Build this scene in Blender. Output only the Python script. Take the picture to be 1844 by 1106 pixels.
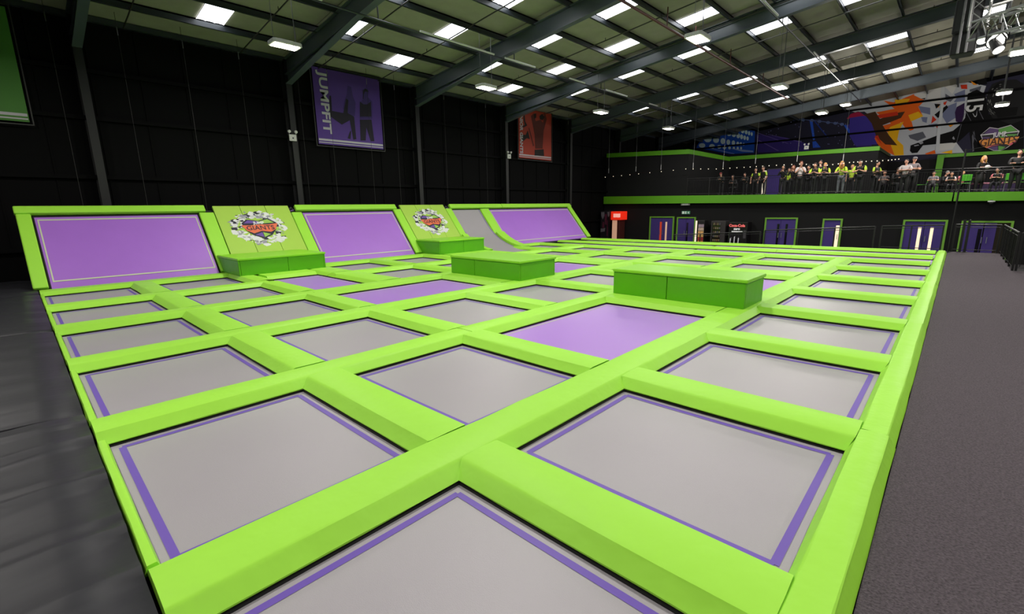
import bpy, bmesh, math, random
from mathutils import Vector, Matrix
random.seed(7)
for o in list(bpy.data.objects): bpy.data.objects.remove(o)
SC = bpy.context.scene
COL = SC.collection
PI = math.pi

# ------------------------------------------------------------------ camera
F, YAW, PIT, ROL, HC = 835.9, .7589, .2087, -.0157, 2.0
FWD = Vector((math.cos(YAW)*math.cos(PIT), math.sin(YAW)*math.cos(PIT), -math.sin(PIT)))
_r0 = Vector((math.sin(YAW), -math.cos(YAW), 0)); _u0 = _r0.cross(FWD)
RGT = _r0*math.cos(ROL) + _u0*math.sin(ROL); UP = RGT.cross(FWD)
CAM = Vector((0, 0, HC))
cd = bpy.data.cameras.new('camera'); cam = bpy.data.objects.new('camera', cd); COL.objects.link(cam)
cd.sensor_width = 36; cd.lens = F/1844*36; cd.clip_start = .05; cd.clip_end = 200
R = Matrix((RGT, UP, -FWD)).transposed()
cam.matrix_world = Matrix.Translation(CAM) @ R.to_4x4()
SC.camera = cam
# ------------------------------------------------------------------ world, exposure
wd = bpy.data.worlds.new('world'); SC.world = wd; wd.use_nodes = True
wd.node_tree.nodes['Background'].inputs[0].default_value = (.8, .85, 1, 1)
wd.node_tree.nodes['Background'].inputs[1].default_value = .05
SC.view_settings.view_transform = 'Standard'; SC.view_settings.look = 'None'
SC.view_settings.exposure = 0.0; SC.view_settings.gamma = 1; SC.view_settings.use_curve_mapping = False
LAMP_W, SKY_E, LAMP_E = 205, 4.0, 14.0
ROOF_S = .105
def roof(y): return 8 + ROOF_S*(20.4-y) if y > -2 else 8 + ROOF_S*(24.4+y)
# every hall lamp: the eleven the photograph shows and unseen ones added behind and beside the view for more light
LAMPS = [(6.12,14.5,6.6,'v'),(13.5,14.0,6.6,'v'),(20.98,13.6,6.6,'v'),(28.3,13.5,6.6,'v'),
         (14.13,6.0,6.6,'v'),(22.1,5.9,6.6,'v'),(29.75,5.85,6.6,'v'),(36.2,5.9,7.9,'v'),
         (22.8,-.75,6.6,'v'),(30.6,-.76,6.6,'v'),(34.3,-.86,6.6,'v'),
         (6.1,6.0,6.6,'h'),(-1.5,14.2,6.6,'h'),(-1.5,6.0,6.6,'h'),(-1.5,-1.5,6.6,'h'),(6.1,-1.5,6.6,'h'),(14.4,-1.5,6.6,'h'),
         (6.1,-9,6.6,'h'),(14.4,-9,6.6,'h'),(22.8,-9,6.6,'h'),(30.6,-9,6.6,'h'),(40.0,-5.5,7.2,'h')]
for i, (x, y, z, k) in enumerate(LAMPS):
    if x > 34:
        ld = bpy.data.lights.new('hall_lamp_light', 'POINT'); ld.shadow_soft_size = .25; ld.energy = LAMP_W*(3.2 if y < -3 else 2.6)
    else:
        ld = bpy.data.lights.new('hall_lamp_light', 'AREA'); ld.shape = 'RECTANGLE'; ld.size = .6; ld.size_y = .36; ld.energy = LAMP_W
    ld.color = (1, .955, .90)
    if (x, y) in ((14.4,-1.5),(6.1,-1.5),(6.1,6.0),(-1.5,6.0)): ld.energy = LAMP_W*1.1
    lo = bpy.data.objects.new('hall_lamp_light', ld); COL.objects.link(lo); lo.location = (x, y, z-(.4 if x > 34 else .07))

def ray(px, py): return FWD*F + RGT*(px-922) - UP*(py-553)
def onx(px, py, x): d = ray(px, py); return CAM + d*(x/d.x)
def ony(px, py, y): d = ray(px, py); return CAM + d*(y/d.y)
def onz(px, py, z): d = ray(px, py); return CAM + d*((z-HC)/d.z)

# ------------------------------------------------------------------ materials
def s2l(c):
    return tuple((v/255/12.92 if v/255 <= .04045 else ((v/255+.055)/1.055)**2.4) for v in c) + (1,)
MATS = {}
def mat(name, rgb, rough=.6, metal=0, bump=0, bscale=20, var=0, vscale=4, spec=.5, emit=None, es=0, coat=0, stretch=None):
    if name in MATS: return MATS[name]
    m = bpy.data.materials.new(name); m.use_nodes = True; nt = m.node_tree; b = nt.nodes['Principled BSDF']
    b.inputs['Base Color'].default_value = s2l(rgb); b.inputs['Roughness'].default_value = rough
    b.inputs['Metallic'].default_value = metal; b.inputs['Specular IOR Level'].default_value = spec
    b.inputs['Coat Weight'].default_value = coat
    if emit: b.inputs['Emission Color'].default_value = s2l(emit); b.inputs['Emission Strength'].default_value = es
    if bump or var:
        tc = nt.nodes.new('ShaderNodeTexCoord'); mp = nt.nodes.new('ShaderNodeMapping')
        if stretch: mp.inputs['Scale'].default_value = stretch
        nt.links.new(tc.outputs['Object'], mp.inputs[0])
        if bump:
            n = nt.nodes.new('ShaderNodeTexNoise'); n.inputs['Scale'].default_value = bscale; n.inputs['Detail'].default_value = 3
            bp = nt.nodes.new('ShaderNodeBump'); bp.inputs['Distance'].default_value = bump; bp.inputs['Strength'].default_value = 1
            nt.links.new(mp.outputs[0], n.inputs[0]); nt.links.new(n.outputs[0], bp.inputs['Height']); nt.links.new(bp.outputs[0], b.inputs['Normal'])
        if var:
            n2 = nt.nodes.new('ShaderNodeTexNoise'); n2.inputs['Scale'].default_value = vscale; n2.inputs['Detail'].default_value = 4
            mx = nt.nodes.new('ShaderNodeMix'); mx.data_type = 'RGBA'
            c = s2l(rgb); mx.inputs[6].default_value = tuple(v*(1-var) for v in c[:3])+(1,); mx.inputs[7].default_value = tuple(min(1, v*(1+var)) for v in c[:3])+(1,)
            nt.links.new(mp.outputs[0], n2.inputs[0]); nt.links.new(n2.outputs[0], mx.inputs[0]); nt.links.new(mx.outputs[2], b.inputs['Base Color'])
    MATS[name] = m; return m
PADG = mat('lime_vinyl', (158, 223, 66), .5, bump=.014, bscale=3.5, var=.03, vscale=1.5, spec=.25)
PADO = mat('lime_vinyl_olive', (166, 205, 78), .55, bump=.003, bscale=4, var=.03, spec=.3)
BOXG = mat('green_vinyl_box_shaded', (92, 172, 18), .45, bump=.012, bscale=2.5, var=.05, vscale=2, spec=.35)  # box sides darker than the lid: shade from overhead lamps put into the colour
GREYM = mat('grey_jump_fabric', (160, 155, 160), .38, bump=.001, bscale=220, var=.04, vscale=1.2, spec=.5)
PURM = mat('purple_jump_fabric', (166, 122, 206), .4, bump=.001, bscale=220, var=.04, vscale=1.2, spec=.45)
PURW = mat('purple_wall_fabric', (162, 104, 206), .45, bump=.004, bscale=3, var=.05, vscale=1.5)
PLINE = mat('purple_line', (104, 76, 172), .5)
WLINE = mat('pale_line', (196, 205, 170), .5)
GLINE = mat('grey_margin', (165, 152, 175), .5)
BLK = mat('black_frame', (10, 10, 11), .6)
BSTEEL = mat('dark_painted_steel', (78, 86, 92), .38, bump=.001, bscale=8, var=.06, vscale=2, spec=.6)
PURLIN = mat('dark_purlin_steel', (46, 52, 58), .4, var=.08, spec=.6)
GALV = mat('galvanised_steel', (150, 155, 160), .4, metal=.7, var=.1, vscale=20)
ROOFM = mat('olive_fibre_sheet', (150, 147, 128), .85, bump=.004, bscale=6, var=.12, vscale=2.5)
WALLM = mat('black_cladding', (6, 6, 7), .75, var=.15, vscale=.6, spec=.1)
WALL2 = mat('black_painted_wall', (23, 23, 24), .75, var=.12, vscale=.8, spec=.2)
CARPET = mat('charcoal_carpet', (86, 79, 84), .95, bump=.02, bscale=75, var=.75, vscale=75, spec=.2)
BMAT = mat('black_vinyl_mat', (36, 36, 41), .5, bump=.02, bscale=1.2, var=.08, vscale=3, stretch=(.4, 2, 1), spec=.35)
GTRIM = mat('green_trim', (88, 158, 18), .55, var=.05)
DFRAME = mat('green_door_frame', (110, 165, 50), .5)
DPURP = mat('purple_door', (70, 56, 124), .55, var=.06, spec=.2)
BRAIL = mat('black_railing_paint', (8, 8, 9), .45)
SKYM = mat('skylight_sheet', (250, 250, 255), .5, emit=(245, 248, 255), es=SKY_E)
LAMPM = mat('lamp_diffuser', (255, 250, 240), .5, emit=(255, 246, 226), es=LAMP_E)
LAMPH = mat('lamp_housing', (215, 215, 210), .5)
CABLE = mat('steel_cable', (120, 120, 122), .4, metal=.5)
SKIN1 = mat('skin_light', (226, 170, 145), .6); SKIN2 = mat('skin_tan', (190, 130, 100), .6)
def M(name, rgb, rough=.65, **k): return mat(name, rgb, rough, **k)

# ------------------------------------------------------------------ mesh builder
class MB:
    def __init__(s): s.v = []; s.f = []; s.m = []; s.cur = 0
    def face(s, pts):
        n = len(s.v); s.v += [tuple(p) for p in pts]; s.f.append(tuple(range(n, n+len(pts)))); s.m.append(s.cur)
    def box(s, x0, y0, z0, x1, y1, z1): return s.hexa([(x0,y0,z0),(x1,y0,z0),(x1,y1,z0),(x0,y1,z0),(x0,y0,z1),(x1,y0,z1),(x1,y1,z1),(x0,y1,z1)])
    def hexa(s, p):
        n = len(s.v); s.v += [tuple(q) for q in p]
        for f in ((0,3,2,1),(4,5,6,7),(0,1,5,4),(1,2,6,5),(2,3,7,6),(3,0,4,7)): s.f.append(tuple(n+i for i in f)); s.m.append(s.cur)
        return s
    def tube(s, pts, r, n=8, cap=True):
        pts = [Vector(p) for p in pts]; base = len(s.v); k = len(pts)
        for i, p in enumerate(pts):
            d = (pts[min(i+1, k-1)] - pts[max(i-1, 0)]).normalized()
            a = d.cross(Vector((0,0,1)));  a = a if a.length > .05 else d.cross(Vector((1,0,0)))
            a.normalize(); b = d.cross(a); rr = r[i] if isinstance(r, (list, tuple)) else r
            for j in range(n):
                t = 2*PI*j/n; s.v.append(tuple(p + a*math.cos(t)*rr + b*math.sin(t)*rr))
        for i in range(k-1):
            for j in range(n):
                s.f.append((base+i*n+j, base+i*n+(j+1)%n, base+(i+1)*n+(j+1)%n, base+(i+1)*n+j)); s.m.append(s.cur)
        if cap:
            s.f.append(tuple(base+j for j in range(n))[::-1]); s.m.append(s.cur)
            s.f.append(tuple(base+(k-1)*n+j for j in range(n))); s.m.append(s.cur)
        return s
    def prism(s, pts, off):                                  # planar polygon extruded by a vector
        n = len(pts); b = len(s.v); off = Vector(off)
        s.v += [tuple(p) for p in pts] + [tuple(Vector(p)+off) for p in pts]
        s.f.append(tuple(b+i for i in range(n))[::-1]); s.f.append(tuple(b+n+i for i in range(n))); s.m += [s.cur]*2
        for i in range(n): j = (i+1) % n; s.f.append((b+i, b+j, b+n+j, b+n+i)); s.m.append(s.cur)
        return s
    def ball(s, c, rx, ry=None, rz=None, n=10, m=7, rot=None):
        ry = ry or rx; rz = rz or rx; b = len(s.v); c = Vector(c)
        for i in range(m+1):
            th = PI*i/m
            for j in range(n):
                ph = 2*PI*j/n; p = Vector((rx*math.sin(th)*math.cos(ph), ry*math.sin(th)*math.sin(ph), rz*math.cos(th)))
                if rot: p = rot @ p
                s.v.append(tuple(c+p))
        for i in range(m):
            for j in range(n): s.f.append((b+i*n+j, b+(i+1)*n+j, b+(i+1)*n+(j+1)%n, b+i*n+(j+1)%n)); s.m.append(s.cur)
        return s
    def build(s, name, mats, parent=None, smooth=False, bevel=0, **props):
        me = bpy.data.meshes.new(name); me.from_pydata(s.v, [], s.f); me.validate()
        if not isinstance(mats, (list, tuple)): mats = [mats]
        for m in mats: me.materials.append(m)
        if len(mats) > 1 and len(me.polygons) == len(s.m):
            me.polygons.foreach_set('material_index', s.m)
        bm = bmesh.new(); bm.from_mesh(me); bmesh.ops.remove_doubles(bm, verts=bm.verts, dist=1e-5)
        bmesh.ops.recalc_face_normals(bm, faces=bm.faces); bm.to_mesh(me); bm.free()
        if smooth: me.polygons.foreach_set('use_smooth', [True]*len(me.polygons))
        o = bpy.data.objects.new(name, me); COL.objects.link(o); o.parent = parent
        if bevel:
            b = o.modifiers.new('bevel', 'BEVEL'); b.width = bevel; b.segments = 2; b.limit_method = 'ANGLE'
        for k, v in props.items(): o[k] = v
        return o
def struct(o): o['kind'] = 'structure'; return o
def E(name, loc=(0,0,0), rz=0, label=None, cat=None, group=None, kind=None):
    o = bpy.data.objects.new(name, None); COL.objects.link(o); o.location = loc; o.rotation_euler = (0,0,rz); o.empty_display_size = .1
    if label: o['label'] = label
    if cat: o['category'] = cat
    if group: o['group'] = group
    if kind: o['kind'] = kind
    return o
def inst(o, parent, loc=None, name=None):
    c = o.copy(); COL.objects.link(c); c.parent = parent
    if loc is not None: c.location = loc
    return c
def text(body, size, mt, mtx, parent=None, name='lettering', ext=.004, bold=0, fit=None, **props):
    cu = bpy.data.curves.new(name, 'FONT'); cu.body = body; cu.size = size; cu.extrude = ext; cu.offset = bold
    cu.align_x = 'CENTER'; cu.align_y = 'CENTER'; cu.resolution_u = 3
    t = bpy.data.objects.new(name, cu); COL.objects.link(t)
    dg = bpy.context.evaluated_depsgraph_get(); me = bpy.data.meshes.new_from_object(t.evaluated_get(dg))
    bpy.data.objects.remove(t); me.materials.clear(); me.materials.append(mt)
    if fit: w_ = max(v.co.x for v in me.vertices)-min(v.co.x for v in me.vertices); me.transform(Matrix.Diagonal((fit/w_, 1, 1, 1)))
    me.transform(mtx)
    o = bpy.data.objects.new(name, me); COL.objects.link(o); o.parent = parent
    for k, v in props.items(): o[k] = v
    return o
def basis(o, ex, ey):
    ex = Vector(ex).normalized(); ey = Vector(ey).normalized(); ez = ex.cross(ey)
    m = Matrix((ex, ey, ez)).transposed().to_4x4(); m.translation = Vector(o); return m
ORD = ['first','second','third','fourth','fifth','sixth','seventh','eighth','ninth','tenth','eleventh','twelfth','thirteenth','fourteenth']

# ------------------------------------------------------------------ shell
GZ = -.95
XE = 47.0
MB().box(-10, -24.4, GZ-.1, XE, 20.4, GZ).build('floor', M('dark_concrete', (46, 44, 46), .8, var=.1), kind='structure')
# carpeted walkway platform beside the court
w = E('walkway', (0,0,0), kind='structure')
MB().box(-10, -14, GZ, 19.3, .115, .05).build('carpet', CARPET, w)
MB().box(19.3, -1.36, GZ, 25.6, .115, .05).build('carpet', CARPET, w)
MB().box(24.99, .07, GZ, 25.6, 2.4, .05).build('carpet', CARPET, w)
MB().box(19.3, -14, GZ, 19.34, -1.36, -.1).build('trim', GTRIM, w)
# main left wall with rails
wl = MB().box(-10, 20.4, GZ, XE, 20.6, 8.05).build('wall_left', WALLM, kind='structure')
for z in (1.0, 3.2, 5.0, 6.4): MB().box(-10, 20.25, z-.06, 40, 20.4, z+.06).build('wall_rail', WALLM, wl)
for k in range(38):
    x = -9 + 1.27*k
    MB().box(x, 20.37, GZ, x+.04, 20.4, 8).build('sheet_joint', WALLM, wl)
MB().box(-10, 20.25, 7.86, 40, 20.4, 8.02).build('eaves_beam', PURLIN, wl)
MB().box(-10, -24.6, GZ, XE, -24.4, 8).build('wall_right', WALLM, kind='structure')
MB().box(-10.2, -24.6, GZ, -10, 20.6, 11).build('wall_near', WALLM, kind='structure')
gb = MB().prism([(XE, 20.6, GZ), (XE, 20.6, 8.2), (XE, -2, 10.6), (XE, -24.6, 8.2), (XE, -24.6, GZ)], (.2, 0, 0)).build('wall_far', WALLM, kind='structure')

# ------------------------------------------------------------------ roof: sheets and skylights between the purlins
PY = [20.3 - 1.645*k + (0 if k else .0) for k in range(14)]            # purlin lines on the near slope
PY = [18.82 - 1.6*(k-1) for k in range(0, 14)]
RX = [-4.4, 2.2, 8.4, 14.5, 20.8, 27.2, 33.6, 40.1, XE]
ceil = E('ceiling', (0,0,0), kind='structure')
def slope_box(x0, x1, ya, yb, t0, t1, m, name, parent):
    za, zb = roof(ya), roof(yb)
    return MB().hexa([(x0,yb,zb+t0),(x1,yb,zb+t0),(x1,ya,za+t0),(x0,ya,za+t0),(x0,yb,zb+t1),(x1,yb,zb+t1),(x1,ya,za+t1),(x0,ya,za+t1)]).build(name, m, parent)
SKYX = {0: [5.55, 12.4, 19.3, 26.2], 1: [2.4, 9.25, 16.0, 22.95, 30.0, 37.0]}
SKYB = {}
def corr(x0, x1, ya, yb, m, name, parent, n):
    b = MB(); k = n*2
    for i in range(k):
        xa, xb = x0+(x1-x0)*i/k, x0+(x1-x0)*(i+1)/k; da, db = (.05*(i % 2)), (.05*((i+1) % 2))
        b.face([(xa,yb,roof(yb)+da),(xb,yb,roof(yb)+db),(xb,ya,roof(ya)+db),(xa,ya,roof(ya)+da)])
    return b.build(name, m, parent)
shared = {}
for k in range(len(PY)-1):
    ya, yb = PY[k], PY[k+1]
    sk = []
    for x in SKYX[(k+1) % 2]:
        if k == 0 : continue
        if x in (26.2,) : continue
        x += .05*(18-(ya+yb)/2); sk.append((x-.4, x+.4))
    cuts = [-10.0] + RX[:-1] + [XE]
    for a, b in zip(cuts[:-1], cuts[1:]):
        cur = a
        for (s0, s1) in sk:
            if a < s0 < b:
                if s0-cur > .05: slope_box(cur+.01, s0, ya, yb, .03, .07, ROOFM, 'roof_sheet', ceil)
                corr(s0, s1, ya, yb, SKYM, 'skylight', ceil, 3)
                cur = s1
        if b-cur > .05: slope_box(cur, b-.01, ya, yb, .03, .07, ROOFM, 'roof_sheet', ceil)
for (ya, yb) in ((20.6, PY[0]),) if PY[0] < 20.5 else (): slope_box(-10, XE, ya, yb, .03, .07, ROOFM, 'roof_sheet', ceil)
slope_box(-10, XE, PY[-1], -2, .03, .07, ROOFM, 'roof_sheet', ceil)
for k in range(14):
    ya, yb = -2-1.6*k, -2-1.6*(k+1)
    slope_box(-10, XE, ya, yb, .03, .07, ROOFM, 'roof_sheet', ceil)
def roofy(y): return roof(y)
yy = list(PY[:]) + [-3.5-1.6*k for k in range(13)]
for y in yy:
    if y > 20.2: continue
    z = roof(y)
    b = MB(); b.box(-10, y-.05, z-.2, XE, y-.03, z+.02); b.box(-10, y-.05, z-.02, XE, y+.06, z+.02); b.box(-10, y-.11, z-.2, XE, y-.03, z-.18)
    b.build('purlin', PURLIN, ceil)
# portal frames: column, rafter, haunch
for i, x in enumerate(RX[:-1]):
    p = E('portal_frame', (x, 0, 0), kind='structure')
    def T(b, name, m=BSTEEL): return b.build(name, m, p)
    b = MB(); b.box(-.012, 19.95, GZ, .012, 20.35, 7.9); b.box(-.11, 19.93, GZ, .11, 19.955, 7.9); b.box(-.11, 20.345, GZ, .11, 20.37, 7.9)
    T(b, 'column', M('column_paint', (16, 17, 18), .55))
    for sgn in (1, -1):
        def yz(y): return y if sgn == 1 else -4-y
        D0, D1 = .2, .74
        b = MB(); ys = [19.95, 15.2, 10, 4, -2]
        for a, c in zip(ys[:-1], ys[1:]):
            za, zc = roof(a), roof(c)
            b.hexa([(-.012,yz(c),zc-D1),(.012,yz(c),zc-D1),(.012,yz(a),za-D1),(-.012,yz(a),za-D1),(-.012,yz(c),zc-D0),(.012,yz(c),zc-D0),(.012,yz(a),za-D0),(-.012,yz(a),za-D0)])
        T(b, 'rafter_web')
        b = MB()
        for (t0, t1) in ((D1, D1+.025), (D0-.02, D0)):
            b.hexa([(-.12,yz(-2),roof(-2)-t1),(.12,yz(-2),roof(-2)-t1),(.12,yz(19.95),roof(19.95)-t1),(-.12,yz(19.95),roof(19.95)-t1),(-.12,yz(-2),roof(-2)-t0),(.12,yz(-2),roof(-2)-t0),(.12,yz(19.95),roof(19.95)-t0),(-.12,yz(19.95),roof(19.95)-t0)])
        T(b, 'rafter_flange')
        za, zb = 6.98, roof(14.6)-D1
        b = MB(); b.prism([(-.012,yz(19.95),za),(-.012,yz(14.6),zb),(-.012,yz(19.95),roof(19.95)-D1)], (.024,0,0))
        b.hexa([(-.12,yz(14.6),zb-.03),(.12,yz(14.6),zb-.03),(.12,yz(19.95),za-.03),(-.12,yz(19.95),za-.03),(-.12,yz(14.6),zb),(.12,yz(14.6),zb),(.12,yz(19.95),za),(-.12,yz(19.95),za)])
        T(b, 'haunch')
        if x > 41 or x < 0: break
# ridge of pipes: sprinkler branch pipes run up the slope under the sheets, with upright nipples
PIPE = M('dark_pipe', (50, 48, 44), .45)
def pipe_y(x, drop, mt, label):
    t = E('sprinkler_pipe', (x, 0, 0), label=label, cat='pipe', group='sprinkler pipes under the roof sheets')
    b = MB(); pts = [(0, y, roof(y)-drop) for y in (19.9, 10, 4, -1.9)]
    b.tube(pts, .022, 6).build('pipe', mt, t)
    n = MB()
    for k in range(9):
        y = 18.6-2.4*k; n.tube([(0, y, roof(y)-drop), (0, y, roof(y)-drop+.11)], .014, 5)
    n.build('nozzle', mt, t)
for i, x in enumerate([3.4, 6.75, 9.65, 12.4, 15.1, 17.8, 20.7, 24.0, 26.9, 30.6, 36.5]):
    pipe_y(x, .3, PIPE, 'thin dark sprinkler pipe running up the roof, %s from the near end' % ORD[i])
def along_x(y, z, x0, x1, r, mt, nm, label, cat, hangers=()):
    t = E(nm, (0, y, z), label=label, cat=cat)
    MB().tube([(x0,0,0),(x1,0,0)], r, 8).build('pipe', mt, t)
    if hangers:
        h = MB()
        for x in hangers: h.box(x-.015, -.015, 0, x+.015, .015, roof(y)-.2-z)
        h.build('hanger', mt, t)
    return t
t = along_x(13.7, 7.72, -9, 40, .028, PURLIN, 'cable_conduit', 'long dark cable conduit with pale tube sections below the left roof beams', 'conduit', [x+.3 for x in RX[:-1]])
for i, (a, c) in enumerate([(5.2,6.9),(10.2,13.6),(14.2,16.0),(18.4,19.6),(21.4,23.5),(26,27)]): MB().tube([(a,-.07,.03),(c,-.07,.03)], .035, 8).build('tube_section', LAMPH, t)
along_x(8.6, 8.37, -9, 34, .045, M('rusty_red_pipe', (92, 42, 34), .5), 'red_supply_pipe', 'rust red water main pipe hung under the middle of the roof', 'pipe', (17.5, 20, 24, 29))
t = along_x(5.75, 8.66, -9, 40, .028, PURLIN, 'cable_conduit', 'dark cable conduit with pale tube sections nearest the ridge', 'conduit', [x+.3 for x in RX[:-1]])
for (a, c) in [(9.5,11.8),(13.3,15.5),(18.4,20.2),(26,28.5)]: MB().tube([(a,-.07,.03),(c,-.07,.03)], .035, 8).build('tube_section', LAMPH, t)

# ------------------------------------------------------------------ hall lamps
def make_lamp():
    t = E('hanging_lamp')
    b = MB(); L, W = .4, .25
    pts = [(-L,-W+.06),(-L+.06,-W),(L-.06,-W),(L,-W+.06),(L,W-.06),(L-.06,W),(-L+.06,W),(-L,W-.06)]
    b.prism([(x,y,0) for x, y in pts], (0,0,.1)); b.box(-.2,-.12,.1,.2,.12,.15); b.build('housing', LAMPH, t, bevel=.012)
    MB().box(-L+.06,-W+.06,-.012,L-.06,W-.06,.0).build('diffuser', LAMPM, t)
    return t
lamp0 = make_lamp()
NAMES = ['nearest lamp of the left row, under the first visible beam', 'second lamp of the left row, in front of the black wall', 'third lamp of the left row, right of the orange banner',
 'fourth and farthest lamp of the left row, above the party room corner', 'largest lamp in the middle of the ceiling', 'second lamp of the middle row, above the festoon lights',
 'third lamp of the middle row, above the blue mural', 'farthest lamp of the middle row, at the pink edge of the mural', 'brightest lamp cut by the right edge of the picture',
 'upper of two before the helmet on the mural', 'lower of two before the helmet on the mural']
for i, (x, y, z, k) in enumerate(LAMPS):
    if i == 0: t = lamp0
    else:
        t = E('hanging_lamp')
        for c in lamp0.children:
            if c.name.startswith(('housing', 'diffuser')): inst(c, t)
    t.location = (x, y, z); t['category'] = 'lamp'; t['group'] = 'hanging hall lamps'
    t['label'] = ('white lamp, ' + NAMES[i]) if k == 'v' else 'white rectangular pendant lamp added unseen beyond the view to light the hall'
    top = roof(y)+.04-z
    b = MB(); b.tube([(-.3,0,.1),(-.3,0,top)], .008, 5); b.tube([(.3,0,.1),(.3,0,top)], .008, 5)
    b.tube([(.3,0,.1),(.34,.02,.35),(.31,.03,.8),(.31,.02,top)], .009, 5); b.build('suspension_wires', CABLE, t)

# ------------------------------------------------------------------ court: mats and pads
YP = [(.12,.42),(2.44,3.04),(5.17,5.76),(7.92,8.52),(10.74,11.36),(13.56,14.14),(16.46,17.12)]     # pads running away from the camera
XP = [(.19,.27),(1.97,2.58),(4.36,4.97),(6.81,7.43),(9.3,9.93),(11.86,12.5),(14.48,15.12),(17.07,17.72),(19.66,20.26),(22.0,22.6),(24.4,25.0)]
ROWN = ['row beside the carpet', 'second row from the carpet', 'third row from the carpet', 'fourth row from the carpet', 'fifth row from the carpet', 'row under the sloping walls']
court = E('court_base', (0,0,0), kind='structure')
MB().box(.1,.05,GZ,25,18.9,-.35).build('underframe', BLK, court)

def ring(b, x0, y0, x1, y1, w, z0, z1):
    b.box(x0,y0,z0,x1,y0+w,z1); b.box(x0,y1-w,z0,x1,y1,z1); b.box(x0,y0+w,z0,x0+w,y1-w,z1); b.box(x1-w,y0+w,z0,x1,y1-w,z1)
def bed(x0, x1, y0, y1, colour, label, group):
    t = E('trampoline', ((x0+x1)/2, (y0+y1)/2, 0), label=label, cat='trampoline', group=group)
    hx, hy = (x1-x0)/2, (y1-y0)/2
    b = MB(); n = 8; ex, ey = hx+.03, hy+.03
    def P(i, j):
        u, v = -1+2*i/n, -1+2*j/n; return (u*ex, v*ey, -.004-.02*(1-u*u)*(1-v*v))
    for i in range(n):
        for j in range(n): b.face([P(i,j),P(i+1,j),P(i+1,j+1),P(i,j+1)])
    b.build('jump_mat', GREYM if colour == 'grey' else PURM, t, smooth=True)
    b = MB(); d = .055; w_ = .05 if colour == 'grey' else .03
    def strip(xa, ya, xb, yb):
        k = 8
        for q in range(k):
            def Q(x, y): u, v = x/ex, y/ey; return (x, y, -.004-.02*(1-u*u)*(1-v*v)+.003)
            X0, X1 = xa+(xb-xa)*q/k, xa+(xb-xa)*(q+1)/k; Y0, Y1 = ya+(yb-ya)*q/k, ya+(yb-ya)*(q+1)/k
            if abs(xb-xa) > abs(yb-ya): b.face([Q(X0,ya-w_/2),Q(X1,ya-w_/2),Q(X1,ya+w_/2),Q(X0,ya+w_/2)])
            else: b.face([Q(xa-w_/2,Y0),Q(xa+w_/2,Y0),Q(xa+w_/2,Y1),Q(xa-w_/2,Y1)])
    jx, jy = hx-d-w_/2, hy-d-w_/2
    strip(-jx,-jy,jx,-jy); strip(-jx,jy,jx,jy); strip(-jx,-jy,-jx,jy); strip(jx,-jy,jx,jy)
    b.build('border_line', PLINE if colour == 'grey' else WLINE, t)
    b = MB(); ring(b, -hx-.06, -hy-.06, hx+.06, hy+.06, .062, -.12, .012); b.build('steel_frame', BLK, t)
    return t
CELLS = {}
def cellx(c): return XP[c][1], XP[c+1][0]
def celly(r): return YP[r][1], YP[r+1][0]
GB, GP = 'grey trampoline beds of the court', 'purple trampoline beds of the court'
for r in range(6):
    for c in range(8):
        x0, x1 = cellx(c); y0, y1 = celly(r)
        if r in (1, 3) and c in (2, 3, 4, 5): continue
        if r in (4, 5) and c in (2, 5): continue
        if r == 5 and c == 6: continue
        bed(x0, x1, y0, y1, 'grey', 'grey trampoline bed, %s from the near end, %s' % (ORD[c], ROWN[r]), GB)
bed(4.97, 8.36, 3.04, 5.17, 'purple', 'largest purple trampoline bed, in front of the long green box', GP)
bed(10.6, 13.9, 3.04, 5.17, 'purple', 'purple trampoline bed half hidden behind the long green box', GP)
bed(4.97, 8.36, 8.52, 10.74, 'purple', 'long purple trampoline bed in front of the middle green box', GP)
bed(10.95, 13.9, 8.52, 10.74, 'purple', 'purple trampoline bed showing behind the middle green box', GP)
bed(4.97, 6.5, 11.36, 14.75, 'purple', 'purple trampoline bed in front of the nearer green wall bench', GP)
bed(12.5, 14.0, 11.36, 14.75, 'purple', 'purple trampoline bed hidden between the middle box and farther wall bench', GP)
for nm, (x0, x1) in (('nearer', (20.26, 22.0)), ('farthest', (22.6, 24.4))):
    bed(x0, x1, .42, 8.7, 'purple', 'long lavender lane bed, right half of the %s far lane' % nm, 'long lane beds at the far end')
    bed(x0, x1, 8.76, 16.46, 'grey', 'long grey lane bed, left half of the %s far lane' % nm, 'long lane beds at the far end')

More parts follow.
